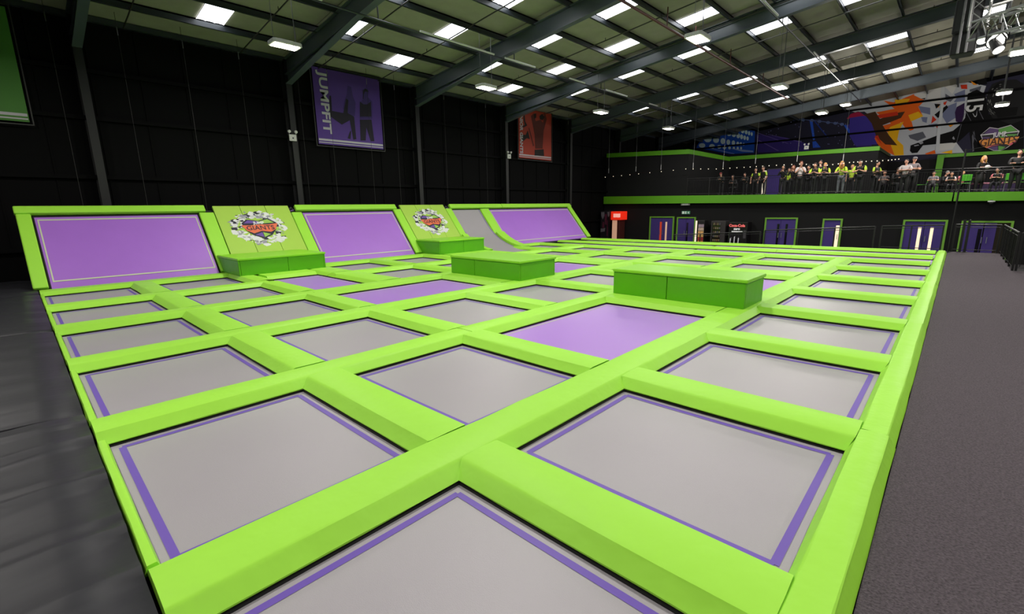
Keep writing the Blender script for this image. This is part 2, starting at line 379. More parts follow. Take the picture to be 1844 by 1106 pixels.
PROF = [(-.5,.022,.004),(-.5,.034,.0),(-.5,.11,.078),(-.5,.124,.092),(-.5,.13,.112),(0,.135,0),(.5,.13,-.112),(.5,.124,-.092),(.5,.11,-.078),(.5,.034,0),(.5,.022,-.004)]
def pad(a, b, lo, hi, axis, label, group, ends=(0, 0), under=(0,0), name='safety_pad', hz=1):
    """cushion along axis ('x' or 'y') from a to b, lo..hi across; under = undercut overhang at each end"""
    L = b-a; W = hi-lo; n = max(4, int(L/.45)); rnd = random.Random(hash((round(a,2), round(lo,2), axis)) & 0xffff)
    t = E(name, ((a+b)/2, (lo+hi)/2, 0) if axis == 'x' else ((lo+hi)/2, (a+b)/2, 0), label=label, cat='pad', group=group)
    m = MB(); k = len(PROF); ch = min(1.15, W/.5)
    for i in range(n+1):
        s_ = -L/2 + L*i/n
        for (u, z, ins) in PROF:
            v = u*W + ins*ch; s2 = s_
            if i == 0: s2 -= under[0]*(z-.022)/.11; s2 += ends[0]*(z-.022)/.11
            if i == n: s2 += under[1]*(z-.022)/.11; s2 -= ends[1]*(z-.022)/.11
            zz = z*hz + (rnd.uniform(-.004,.003) if .03 < z else 0); v += rnd.uniform(-.004,.004)
            m.v.append((s2, v, zz) if axis == 'x' else (v, s2, zz))
    for i in range(n):
        for j in range(k):
            m.f.append((i*k+j, i*k+(j+1)%k, (i+1)*k+(j+1)%k, (i+1)*k+j)); m.m.append(0)
    m.f.append(tuple(range(k))); m.f.append(tuple(n*k+j for j in range(k))); m.m += [0, 0]
    m.build('cushion', PADG, t, smooth=False)
    mm = t.children[0].data
    for p in mm.polygons: p.use_smooth = True
    mm.set_sharp_from_angle(angle=math.radians(24))
    b2 = MB()
    if axis == 'x': b2.box(-L/2+.03, -W/2+.05, -.06, L/2-.03, W/2-.05, .022)
    else: b2.box(-W/2+.04, -L/2+.05, -.06, W/2-.04, L/2-.05, .022)
    b2.build('backing_board', BLK, t)
    return t
# long pads between rows; seams every two columns
SEG = [.2, 4.66, 9.6, 14.8, 19.96]
PN = ['border pad beside the carpet', 'long pad between first and second rows', 'long pad between second and third rows', 'long pad between third and fourth rows',
      'long pad between fourth and fifth rows', 'long pad between fifth and sixth rows', 'long pad under the sloping walls']
for j, (lo, hi) in enumerate(YP):
    if j == 0: segs = SEG[:-1] + [19.96, 25.0]
    else: segs = SEG[:-1] + [20.24]
    for i, (a, b) in enumerate(zip(segs[:-1], segs[1:])):
        parts = [(a, b)]
        if j == 5:
            parts = []
            for (p, q) in [(a, b)]:
                cur = p
                for (h0, h1) in ((4.97, 6.5), (12.5, 14.0)):
                    if p < h0 < q: parts.append((cur, h0-.01)); cur = h1+.01 if h1 < q else q
                parts.append((cur, q))
        if j == 6:
            parts = []
            if a < 15.12 < b: parts = [(a, 15.36), (17.36, b)]
            else: parts = [(a, b)]
        for q, (p0, p1) in enumerate(parts):
            if p1-p0 < .3: continue
            pad(p0+.004, p1-.004, lo, hi, 'x', 'lime %s, %s from the near end%s' % (PN[j], ORD[i], '' if len(parts) == 1 else ', %s piece' % ('nearer' if q == 0 else 'farther' if q == len(parts)-1 else 'middle')), 'long lime green pads between the rows', ends=(.08 if j == 5 and q > 0 else 0, .08 if j == 5 and q < len(parts)-1 else 0))
def cross(r, lo, hi, label, y0=None, y1=None):
    a, b = celly(r); 
    if y0 is not None: a = y0
    if y1 is not None: b = y1
    pad(a, b, lo, hi, 'y', label, 'lime green cross pads between neighbouring beds', under=(.05 if r == 0 else .1, .1))
for r in range(6):
    for c in range(1, 8):
        lo, hi = XP[c]
        if r in (1, 3) and c in (3, 4, 5): continue
        if r in (4, 5) and c in (2, 3, 5, 6): continue
        if r == 5 and c == 7: hi_ = hi
        if r in (1, 3) and c == 6: lo = 13.9
        cross(r, lo, hi, 'lime cross pad after the %s bed, %s' % (ORD[c-1], ROWN[r]))
for r, y1_ in ((1, 5.0), (3, 10.5)):
    pad(YP[r][1], YP[r+1][0], 8.36, 10.6 if r == 1 else 10.95, 'y', 'very broad lime green pad under the %s green box' % ('long' if r == 1 else 'middle'), 'broad pads under the boxes', under=(.1, .1))
for x0, x1, nm in ((4.36, 4.97, 'left'), (6.5, 7.43, 'right')):
    for r in (4, 5):
        cross(r, x0, x1, 'lime cross pad %s of the purple bed by the nearer bench, %s length' % (nm, 'front' if r == 4 else 'back'))
for x0, x1, nm in ((11.86, 12.5, 'left'), (14.0, 15.12, 'right')):
    for r in (4, 5):
        cross(r, x0, x1, 'lime cross pad %s of the purple bed by the farther bench, %s length' % (nm, 'front' if r == 4 else 'back'))
for x0, x1, nm in ((4.97, 6.5, 'nearer'), (12.5, 14.0, 'farther')):
    pad(x0+.02, x1-.02, 14.77, 16.44, 'x', 'broad lime green pad under the front of the %s wall bench' % nm, 'broad pads under the boxes')
# left edge strip, and the cross pads around the far lanes
for r in range(6):
    a, b = celly(r)
    pad(a, b, XP[0][0], XP[0][1], 'y', 'thin lime edge pad along the black mats, %s' % ROWN[r], 'thin edge pads along the black mats', hz=.6)
for c, nm in ((8, 'before the nearer far lane'), (9, 'between the two far lanes'), (10, 'along the far edge of the court')):
    lo, hi = XP[c]; ys = [.44, 5.4, 10.9, 17.1]
    for i in range(3):
        pad(ys[i]+.004, ys[i+1]-.004, lo, hi, 'y', 'lime green long pad %s, %s' % (nm, ['right third', 'middle third', 'left third'][i]), 'lime green pads around the far lanes')

# ------------------------------------------------------------------ green boxes
def green_box(name, x0, x1, y0, y1, h, label, split, tilt_back=False, lidlab=None):
    """split: positions of panel seams on the faces seen"""
    t = E(name, (x0, y0, .13), label=label, cat='box' if not tilt_back else 'bench')
    X, Y = x1-x0, y1-y0; H = h-.13-.07
    lo = .0
    for (a, b) in zip([0]+split['x']+[Y], split['x']+[Y]+[0]):     # face towards -x
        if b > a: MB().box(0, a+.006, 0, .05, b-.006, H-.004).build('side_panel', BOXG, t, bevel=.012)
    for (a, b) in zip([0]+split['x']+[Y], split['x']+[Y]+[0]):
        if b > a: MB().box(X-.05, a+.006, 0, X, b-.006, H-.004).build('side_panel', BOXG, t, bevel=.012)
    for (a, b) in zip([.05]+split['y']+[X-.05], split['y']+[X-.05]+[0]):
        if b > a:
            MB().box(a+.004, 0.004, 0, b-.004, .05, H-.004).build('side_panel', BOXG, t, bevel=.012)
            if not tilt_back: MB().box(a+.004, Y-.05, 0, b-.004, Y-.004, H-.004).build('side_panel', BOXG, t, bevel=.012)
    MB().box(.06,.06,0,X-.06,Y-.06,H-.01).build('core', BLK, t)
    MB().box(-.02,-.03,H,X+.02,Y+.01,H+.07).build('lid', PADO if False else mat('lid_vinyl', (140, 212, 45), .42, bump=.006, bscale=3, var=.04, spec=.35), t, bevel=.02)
    return t
green_box('vault_box', 8.92, 10.02, 2.62, 5.36, .68, 'long lime green padded box, nearest and rightmost of the four, behind the big purple bed', {'x': [1.5], 'y': []})
green_box('vault_box', 8.9, 10.4, 8.15, 10.95, .66, 'lime green padded box standing in the middle of the court', {'x': [1.75], 'y': []})
green_box('padded_bench', 4.46, 7.14, 15.52, 17.5, .66, 'green padded bench below the nearer logo panel', {'x': [], 'y': [1.45]}, True)
green_box('padded_bench', 12.3, 14.9, 15.85, 17.5, .72, 'green padded bench below the farther logo panel', {'x': [], 'y': [1.35]}, True)

# ------------------------------------------------------------------ sloping walls at the left side
SD = Vector((0, .6477, .7619)); SN = Vector((0, -.7619, .6477)); SO = Vector((0, 17.2, .1))
def TP(x, s, n=0): p = SO + SD*s + SN*n; return (x, p.y, p.z)
def slab(b, x0, x1, s0, s1, n0, n1): return b.hexa([TP(x0,s0,n0),TP(x1,s0,n0),TP(x1,s1,n0),TP(x0,s1,n0),TP(x0,s0,n1),TP(x1,s0,n1),TP(x1,s1,n1),TP(x0,s1,n1)])
ramp = E('court_slope_frame', (0,0,0), kind='structure')
MB().prism([(.1,17.15,GZ),(.1,17.2,.06),(.1,19.0,2.1),(.1,19.0,GZ)], (25.5,0,0)).build('sloped_backing', BLK, ramp)
ST = 2.44
def wall_bed(x0, x1, label):
    t = E('angled_trampoline', (0,0,0), label=label, cat='trampoline', group='purple sloping trampoline walls')
    b = MB(); n = 10
    for i in range(n):
        for j in range(6):
            def P(i, j): u, v = i/n, j/6; return TP(x0+.03+(x1-x0-.06)*u, -.02+(ST+.0)*v, .03-.02*math.sin(PI*u)*math.sin(PI*v))
            b.face([P(i,j),P(i+1,j),P(i+1,j+1),P(i,j+1)])
    b.build('jump_mat', PURW, t, smooth=True)
    b = MB()
    for (a, c, s0, s1) in ((x0+.08, x0+.11, .2, ST-.1), (x1-.11, x1-.08, .2, ST-.1), (x0+.11, x1-.11, .2, .24), (x0+.11, x1-.11, ST-.14, ST-.1)): slab(b, a, c, s0, s1, .03, .036)
    b.build('border_line', WLINE, t)
    slab(MB(), x0, x1, -.08, ST+.05, -.03, .008).build('steel_frame', BLK, t)
    return t
wall_bed(.42, 4.38, 'purple trampoline mat on the sloping wall, nearest of the three, left of both logo panels')
wall_bed(7.86, 11.98, 'purple trampoline mat on the sloping wall between the two logo panels')
wall_bed(18.0, 25.22, 'purple trampoline mat on the sloping wall, longest and farthest of the three')
def slope_pad(x0, x1, s0, s1, label, m=PADG, n1=.11):
    t = E('slope_pad', (0,0,0), label=label, cat='pad', group='green pads framing the sloping walls')
    slab(MB(), x0, x1, s0, s1, .0, n1).build('cushion', m, t, bevel=.03); return t
slope_pad(.1, .4, 0, 2.5, 'upright green pad at the near end of the sloping wall')
slope_pad(4.4, 4.84, 0, 2.46, 'upright green pad left of the nearer logo panel')
slope_pad(7.44, 7.84, 0, 2.42, 'upright green pad right of the nearer logo panel')
slope_pad(12.0, 12.4, 0, 2.5, 'upright green pad left of the farther logo panel')
slope_pad(15.02, 15.4, 0, 2.5, 'upright green pad right of the farther logo panel')
slope_pad(17.36, 17.98, .75, 2.45, 'upright green pad between the curved grey ramp and the longest purple wall')
slope_pad(25.24, 25.62, 0, 2.55, 'upright green pad at the far end of the sloping wall')
def top_pad(x0, x1, label): slope_pad(x0, x1, 2.5, 2.76, label, n1=.14)
top_pad(.08, 4.62, 'long green top pad over the nearest purple wall'); top_pad(7.66, 12.2, 'long green top pad over the purple wall between the logo panels')
top_pad(15.36, 19.1, 'green top pad over the curved grey ramp'); top_pad(19.12, 25.64, 'long green top pad over the farthest purple wall')
# curved ramp
cr = E('curved_ramp', (0,0,0), label='grey trampoline mat curving up into the sloping wall', cat='trampoline')
def bez(t, a, b, c): return a*(1-t)**2 + b*2*t*(1-t) + c*t*t
RP = [(14.1, 0.0), (15.0, 0.0)] + [(bez(i/10, 15.0, 17.05, 18.05), bez(i/10, 0, 0.02, 1.13)) for i in range(1, 11)] + [(TP(0, ST, .03)[1], TP(0, ST, .03)[2])]
b = MB()
for (a, c) in zip(RP[:-1], RP[1:]): b.face([(15.38,a[0],a[1]),(17.36,a[0],a[1]),(17.36,c[0],c[1]),(15.38,c[0],c[1])])
b.build('jump_mat', GREYM, cr, smooth=True)
b = MB()
for xx in (15.44, 17.27):
    for (a, c) in zip(RP[:-1], RP[1:]): b.face([(xx,a[0]-.004,a[1]+.004),(xx+.03,a[0]-.004,a[1]+.004),(xx+.03,c[0]-.004,c[1]+.004),(xx,c[0]-.004,c[1]+.004)])
b.build('border_line', PLINE, cr)
for (xa, xb, lb) in ((17.4, 17.98, 'curved green pad at the foot of the ramp, on its right side'), (15.04, 15.36, 'curved green pad at the foot of the ramp, on its left side')):
    t = E('curved_pad', (0,0,0), label=lb, cat='pad', group='green pads framing the sloping walls')
    b = MB(); pr = RP[3:10]
    for (a, c) in zip(pr[:-1], pr[1:]):
        b.hexa([(xa,a[0],a[1]-.02),(xb,a[0],a[1]-.02),(xb,c[0],c[1]-.02),(xa,c[0],c[1]-.02),(xa,a[0]-.03,a[1]+.1),(xb,a[0]-.03,a[1]+.1),(xb,c[0]-.05,c[1]+.1),(xa,c[0]-.05,c[1]+.1)])
    b.build('cushion', PADG, t)
# logo panels: three boards and a printed decal of the shield bursting out of white shards
WHT = M('print_white', (222, 224, 222), .6); GRYP = M('print_grey', (150, 150, 160), .6); DKP = M('print_dark', (30, 30, 48), .6)
ORP = M('print_coral', (226, 110, 70), .6); PUP = M('print_purple', (105, 75, 160), .6); GNP = M('print_green', (150, 195, 80), .6); YLP = M('print_amber', (240, 160, 60), .6)
def logo_panel(x0, x1, cx, label):
    t = E('logo_panel', (0,0,0), label=label, cat='panel', group='green logo panels on the sloping wall')
    w3 = (x1-x0)/3
    for i in range(3): slab(MB(), x0+w3*i+.006, x0+w3*(i+1)-.006, .5, 2.74, .02, .1).build('board', PADO, t, bevel=.008)
    rnd = random.Random(3)
    cs = 1.72
    def Q(u, v, n=.104): return TP(cx+u, cs+v, n)
    b = MB()
    for k in range(260):
        a = rnd.uniform(0, 2*PI); rr = rnd.uniform(.72, 1.12) if k % 4 else rnd.uniform(1.0, 1.25)
        u, v = math.cos(a)*rr*.78, math.sin(a)*rr*.62
        s_ = rnd.uniform(.03, .11); rt = rnd.uniform(0, PI); pts = []
        for q in range(rnd.choice((3, 4, 4, 5))):
            th = rt + q*2*PI/4.5 + rnd.uniform(-.3,.3); pts.append(Q(u+math.cos(th)*s_*rnd.uniform(.8,1.5), v+math.sin(th)*s_*.8, .104+.0004*(k % 5)))
        b.cur = 0 if rnd.random() < .72 else (1 if rnd.random() < .5 else 2); b.prism(pts, SN*.002)
    b.build('shard_print', [WHT, GRYP, DKP], t, kind='stuff')
    b = MB(); sh = [(-.55,.22),(-.35,.38),(0,.3),(.35,.42),(.6,.2),(.5,-.1),(.3,-.35),(0,-.5),(-.3,-.35),(-.5,-.1)]
    b.prism([Q(u*1.02,v,.107) for u, v in sh], SN*.002); b.build('shield_print', DKP, t)
    b = MB(); b.cur = 0
    b.prism([Q(u,v,.110) for u, v in [(-.5,.2),(-.33,.34),(0,.27),(0,.17),(-.1,.15),(-.14,.2)]], SN*.002)
    b.prism([Q(u,v,.110) for u, v in [(-.26,-.32),(0,-.44),(0,-.22)]], SN*.002); b.cur = 1
    b.prism([Q(u,v,.110) for u, v in [(.02,.27),(.34,.37),(.52,.2),(.2,.18),(.02,.17)]], SN*.002)
    b.prism([Q(u,v,.110) for u, v in [(.02,-.44),(.26,-.32),(.02,-.22)]], SN*.002); b.cur = 2
    b.prism([Q(u,v,.112) for u, v in [(-.6,.12),(-.3,.1),(0,.13),(.3,.12),(.64,.17),(.5,-.1),(.3,-.22),(0,-.16),(-.28,-.26),(-.48,-.12)]], SN*.002)
    b.build('shield_colours', [PUP, GNP, ORP], t)
    text('JUMP', .16, WHT, basis(Q(0,.2,.116), (1,0,0), SD), t, bold=.006)
    text('GIANTS', .27, DKP, basis(Q(0,-.03,.116), (1,.0,0), SD), t, bold=.002)
    return t
logo_panel(4.86, 7.42, 6.12, 'lime green sloping panel with the shattered shield logo, nearer of the two')
logo_panel(12.42, 15.0, 13.75, 'lime green sloping panel with the shattered shield logo, farther of the two')
# small folded net bundles in the gaps beside the logo panels
for x in (7.52, 15.16):
    t = E('net_bundle', TP(x, 2.6, .02), label='dark bundle of net in the gap right of the %s logo panel' % ('nearer' if x < 10 else 'farther'), cat='net')
    b = MB(); b.tube([(-.1,0,0),(0,.03,.06),(.1,0,-.02)], [.05,.06,.04], 7); b.build('bundle', BLK, t)
    b = MB(); b.tube([(-.05,-.05,-.05),(.06,-.08,-.02)], .03, 6); b.build('strap', M('mauve_strap', (110, 80, 140)), t)

# ------------------------------------------------------------------ black mats at the near left
YS = [-3, 6.03, 10.9, 16.3, 20.1]
for i, (a, c) in enumerate(zip(YS[:-1], YS[1:])):
    t = E('floor_mat', (-1.4, (a+c)/2, 0), label='black vinyl crash mat left of the court, %s' % ['creased and nearest', 'second from the near corner', 'third from the near corner', 'farthest'][i], cat='mat', group='black vinyl mats beside the court')
    b = MB(); nx, ny = 10, int((c-a)/.04); L = (c-a)/2-.012; rnd = random.Random(i)
    ph = [rnd.uniform(0, 6) for _ in range(6)]
    def P(u, v):
        cr = 0
        x = -1.6 + 3.18*u; y = -L + 2*L*v; wy = (a+c)/2+y; cr = 0
        if i == 0:
            for (q0, tl, hh) in ((5.5,.06,.02),(4.94,.1,.035),(4.45,-.05,.015),(4.03,.12,.035),(3.5,.06,.015),(3.23,.1,.03),(2.75,.1,.03),(2.2,-.06,.025),(1.6,.1,.03)):
                dd = wy-q0-tl*(x+1.6-1.4); cr += 1.6*hh*(math.exp(-abs(dd)*6) if dd > 0 else math.exp(-abs(dd)*40))
        e = min(v, 1-v)*2*L; z = .15 - .05*math.exp(-e*9) - .03*math.exp(-(1-u)*40) + .012*math.sin(3.1*y*2+ph[0]+.5*x)*math.sin(x*1.2+ph[1]) + .004*math.sin(9*y+ph[2]+x) + cr
        return (x, y, z)
    for p in range(nx):
        for q in range(ny): b.face([P(p/nx,q/ny),P((p+1)/nx,q/ny),P((p+1)/nx,(q+1)/ny),P(p/nx,(q+1)/ny)])
    bt = MB(); bt = b; 
    for (u0, u1, v0, v1) in ((1,1,0,1),(0,0,0,1),(0,1,0,0),(0,1,1,1)):
        nn = nx if v0 == v1 else ny
        for q in range(nn):
            A = P(u0+(u1-u0)*q/nn, v0+(v1-v0)*q/nn); B = P(u0+(u1-u0)*(q+1)/nn, v0+(v1-v0)*(q+1)/nn)
            b.face([A, B, (B[0],B[1],-.2), (A[0],A[1],-.2)])
    b.build('mat_body', BMAT, t, smooth=False)
    for p in t.children[0].data.polygons: p.use_smooth = p.index < nx*ny
MB().box(-10, -3, GZ, -.02+.1, 20.2, -.2).build('side_platform', BLK, kind='structure')

# ------------------------------------------------------------------ wall hung banners
def banner(x0, x1, z0, z1, colour, label, body=None, size=.5, figs=(), word_x=.2, lines=True, zc=None, fit=None):
    t = E('banner', (x0, 20.2, z0), label=label, cat='banner', group='framed banners on the black wall')
    W_, H_ = x1-x0, z1-z0
    b = MB(); ring2 = [(-.09,-.09,W_+.09,-.06),(-.09,H_+.06,W_+.09,H_+.09),(-.09,-.06,-.06,H_+.06),(W_+.06,-.06,W_+.09,H_+.06)]
    for (a, c, d, e) in ring2: b.box(a, -.03, c, d, .02, e)
    b.build('frame', M('banner_frame', (48, 48, 46), .5), t)
    MB().box(0, -.02, 0, W_, -.005, H_).build('sheet', colour, t)
    if lines:
        b = MB(); b.box(.02,-.026,.06,W_-.02,-.021,.1); b.box(.02,-.026,.15,W_-.02,-.021,.23); b.build('white_stripes', M('banner_white', (190, 185, 195), .6), t)
    if body: text(body, size, M('banner_white', (190, 185, 195), .6), basis((word_x, -.03, zc-z0), (0,0,-1), (1,0,0)), t, bold=.012, fit=fit)
    for i, (nm, col, polys) in enumerate(figs):
        b = MB()
        for pl in polys: b.prism([(u, -.024-.001*i, v) for u, v in pl], (0,-.002,0))
        b.build(nm, col, t)
    return t
DK = M('banner_dark_print', (24, 14, 38), .7); MID = M('banner_mid_print', (60, 38, 110), .7)
def pxp(l, x0, z0): 
    out = []
    for (px, py) in l:
        p = ony(px, py, 20.18); out.append((p.x-x0, p.z-z0))
    return out
def q8(l): return [(540+a/3.842, 110+b_/3.842) for a, b_ in l]
figP = [('print_figure', MID, [pxp(q8([(330,170),(355,180),(365,240),(385,290),(380,380),(320,380),(300,330),(310,270),(325,230)]), 9.5, 4.83),
                              pxp(q8([(430,200),(455,190),(475,210),(470,250),(500,280),(500,400),(415,400),(415,290),(440,260)]), 9.5, 4.83)]),
        ('print_clothing', DK, [pxp(q8([(205,240),(215,240),(222,345),(300,360),(320,260),(335,270),(330,360),(375,385),(390,540),(370,545),(345,410),(290,440),(235,400),(205,380)]), 9.5, 4.83),
                                pxp(q8([(415,280),(440,300),(465,300),(490,280),(495,385),(415,385)]), 9.5, 4.83),
                                pxp(q8([(415,405),(495,405),(515,555),(490,555),(460,460),(455,550),(420,550)]), 9.5, 4.83),
                                pxp(q8([(435,260),(438,205),(450,190),(470,200),(472,215),(450,210),(442,230),(440,265)]), 9.5, 4.83),
                                pxp(q8([(330,535),(345,490),(355,480),(350,540)]), 9.5, 4.83)])]
banner(9.5, 12.62, 4.83, 7.88, M('banner_purple', (80, 46, 140), .6, var=.1, vscale=.6), 'purple framed banner reading JUMPFIT with two printed figures', 'JUMPFIT', .5, figP, .42, zc=6.5, fit=2.5)
def q9(l): return [(920+a/10.54, 190+b_/10.54) for a, b_ in l]
figO = [('print_figure', M('banner_dark_red', (92, 28, 16), .7), [pxp(q9([(470,300),(560,270),(610,330),(640,120),(680,260),(620,480),(600,820),(460,820),(450,560),(380,200),(430,150)]), 22.12, 5.08),
                              pxp(q9([(330,420),(350,430),(440,760),(420,780)]), 22.12, 5.08)]),
        ('print_clothing', M('banner_dark', (26, 18, 16), .7), [pxp(q9([(430,160),(480,150),(480,230),(440,260)]), 22.12, 5.08), pxp(q9([(540,200),(590,160),(640,220),(600,280),(550,260)]), 22.12, 5.08),
                              pxp(q9([(450,840),(620,830),(630,960),(450,950)]), 22.12, 5.08), pxp(q9([(200,550),(280,560),(320,470),(360,640),(300,620),(220,690),(200,640)]), 22.12, 5.08),
                              pxp(q9([(240,170),(260,180),(270,300),(310,380),(240,420),(210,400),(260,370),(235,250)]), 22.12, 5.08)])]
banner(22.12, 25.3, 5.08, 8.0, M('banner_orange', (172, 50, 22), .6, var=.1, vscale=.6), 'orange framed banner reading JUNIOR GIANTS partly behind a roof beam', 'JUNIOR GIANTS', .36, figO, .22, zc=6.62, fit=2.6)
banner(-2.1, .84, 4.7, 7.75, M('banner_green', (66, 122, 42), .6, var=.1, vscale=.6), 'green framed banner cut off by the left edge of the picture')

# twin spot emergency lights on the columns
def emergency(loc, ax, label):
    t = E('emergency_light', loc, ax, label=label, cat='lamp', group='twin spot emergency lights')
    MB().box(-.14,-.06,-.13,.14,.0,.12).build('housing', M('emergency_white', (200, 200, 196), .5), t, bevel=.01)
    for s_ in (-1, 1):
        h = MB(); h.tube([(s_*.13,-.05,.14),(s_*.13,-.05,.2)], .012, 6); h.tube([(s_*.13,.0,.24),(s_*.13,-.1,.22)], [.05,.06], 10); h.build('spot_head', M('emergency_white', (200, 200, 196), .5), t)
    MB().tube([(0,-.062,-.02),(0,-.066,-.02)], .03, 8).build('charge_light', DKP, t)
emergency((8.3, 19.9, 4.93), 0, 'white twin spot emergency light on the column left of the purple banner')
emergency((20.9, 19.9, 5.05), 0, 'white twin spot emergency light on the column left of the orange banner')

# thin net cables in front of the black wall
for i, (x, y) in enumerate([(1.6,19.7),(3.2,19.7),(4.9,19.7),(6.6,19.7),(8.67,19.7),(9.9,19.7),(11.7,19.7),(13.1,19.7),(16.0,19.7),(18.9,19.7),(26.5,19.7)]):
    t = E('net_cable', (x, y, 0), label='thin vertical net cable in front of the black wall, %s from the left' % ORD[i], cat='cable', group='thin vertical net cables on the black wall')
    MB().tube([(0,0,2.0),(0,0,roof(19.7)+.05)], .006, 5).build('cable', M('dim_cable', (42, 41, 40), .5), t)
    MB().tube([(0,0,7.45),(0,0,7.7)], .014, 6).build('turnbuckle', CABLE, t)

# ------------------------------------------------------------------ far end: ground floor wall and balcony
def mz(y): return 2.45 + .018*y            # balcony floor level, very slightly out of level in the photograph
def bz(y): return 2.03 + .011*y
def ybox(b, x0, x1, ya, yb, za, zb):       # za, zb: functions of y
    return b.hexa([(x0,ya,za(ya)),(x1,ya,za(ya)),(x1,yb,za(yb)),(x0,yb,za(yb)),(x0,ya,zb(ya)),(x1,ya,zb(ya)),(x1,yb,zb(yb)),(x0,yb,zb(yb))])
XW = 32.3
ybox(MB(), XW, XW+.2, -24.4, 20.4, lambda y: GZ, lambda y: bz(y)).build('wall_end', WALL2, kind='structure')
b = MB(); ybox(b, 32.0, XW+.1, .32, 20.3, bz, mz); b.build('trim_1', GTRIM, kind='structure')
b = MB(); ybox(b, 32.0, XW+.1, -16, .26, bz, mz); b.build('trim_2', GTRIM, kind='structure')
ybox(MB(), XW+.1, XE, -16, 20.4, lambda y: mz(y)-.25, lambda y: mz(y)).build('balcony_floor', M('balcony_dark', (26, 24, 28), .6), kind='structure')
# party rooms on the balcony
def za(y): return 5.78 + .045*(y-14)
rm = E('party_room', (0,0,0), kind='structure')
ybox(MB(), 32.5, 32.65, 13.93, 20.4, mz, lambda y: za(y)-.3).build('wall_panel', WALL2, rm)
ybox(MB(), 32.44, 32.7, 13.9, 20.4, lambda y: za(y)-.3, za).build('green_coping', GTRIM, rm)
MB().box(32.65, 13.93, 2.6, 40.4, 14.05, 5.5).build('wall_panel', WALL2, rm)
MB().box(32.7, 13.9, 5.48, 40.4, 14.05, 5.78).build('green_coping', GTRIM, rm)
MB().box(32.65, 14.05, 5.3, XE, 20.4, 5.45).build('room_roof', WALLM, rm)
rm2 = E('party_room', (0,0,0), kind='structure')
zb_ = lambda y: 5.70 + .012*(y-4.4)
ybox(MB(), 40.4, 40.55, 4.4, 14.0, mz, lambda y: zb_(y)-.28).build('wall_panel', WALL2, rm2)
ybox(MB(), 40.34, 40.6, 4.37, 14.0, lambda y: zb_(y)-.28, zb_).build('green_coping', GTRIM, rm2)
MB().box(40.55, 4.4, 2.5, XE, 4.5, 5.42).build('wall_panel', WALL2, rm2)
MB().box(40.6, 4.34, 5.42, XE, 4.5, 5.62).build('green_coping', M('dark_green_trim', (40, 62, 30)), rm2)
MB().box(40.55, 4.5, 5.25, XE, 20.4, 5.35).build('room_roof', WALLM, rm2)
rm3 = E('balcony_back_wall', (0,0,0), kind='structure')
MB().box(46.55, -12, 2.3, 46.7, 4.4, 5.05).build('wall_panel', WALL2, rm3)
ybox(MB(), 46.5, 46.74, -12, 1.6, lambda y: 5.1, lambda y: 5.32).build('green_coping', GTRIM, rm3)
MB().box(46.2, 1.25, 2.4, 46.5, 1.62, 5.3).build('green_pillar', GTRIM, rm3)

# doors
def pt(a, c): return a, c
DOORS = [(1170,1214,390,'double','purple double door with red and cream glass strips, farthest left',[(1187,1190.5,M('glass_red',(190,60,40),.3,emit=(200,70,45),es=.35)),(1197,1200,M('glass_cream',(230,190,160),.3,emit=(230,190,160),es=.35))]),
 (1219,1253,391,'double','x',[(1235,1238,M('glass_dark',(16,12,26),.2))]),
 (1378,1437,392,'double','x',[(1398,1402,MATS['glass_dark']),(1413,1417,MATS['glass_dark'])]),
 (1482,1518,394,'single','x',[(1504,1510,M('glass_lit',(250,225,190),.3,emit=(250,225,190),es=.8))]),
 (1627,1708,396,'double','x',[(1652,1658,MATS['glass_lit']),(1674,1680,MATS['glass_lit'])]),
 (1732,1827,398,'double','x',[(1760,1767,MATS['glass_dark']),(1782,1802,M('glass_brown',(44,36,30),.2))])]
DB = GZ
for i, (pa, pb, py, kind, lb, gl) in enumerate(DOORS):
    A = onx(pa, py, 32.2); B = onx(pb, py, 32.2); yl, yr, zt = A.y, B.y, (A.z+B.z)/2
    t = E('door_%d' % (i+1), (32.3, 0, 0), kind='structure')
    b = MB(); b.box(-.1, yr, DB, 0, yr+.09, zt); b.box(-.1, yl-.09, DB, 0, yl, zt); b.box(-.1, yr+.09, zt-.08, 0, yl-.09, zt); b.build('frame', DFRAME, t)
    mid = (yl+yr)/2; ex = .09
    leaves = [(yr+ex, mid-.01), (mid+.01, yl-ex)] if kind == 'double' else [(yr+ex, yl-ex)]
    if i == 5: leaves = [(mid+.1, yl-ex), (mid-.35, mid+.05)]
    for (c, d) in leaves: MB().box(-.05, c, DB, -.005, d, zt-.1).build('leaf', DPURP, t)
    if i == 5: MB().box(-.03, yr+ex, DB, -.005, mid-.36, zt-.1).build('dark_glass', MATS['glass_brown'], t)
    for (ga, gb_, gm) in gl:
        if i == 5 and ga == 1782: continue
        y1, y0 = onx(ga, 420, 32.2).y, onx(gb_, 420, 32.2).y
        MB().box(-.065, y0, DB+.45, -.05, y1, zt-.38).build('vision_panel', gm, t)
    for s_ in ((-.09, .09) if kind == 'double' else (-.3,)):
        MB().box(-.1, mid+s_-.012, DB+.95, -.055, mid+s_+.012, DB+1.25).build('pull_handle', GALV, t)
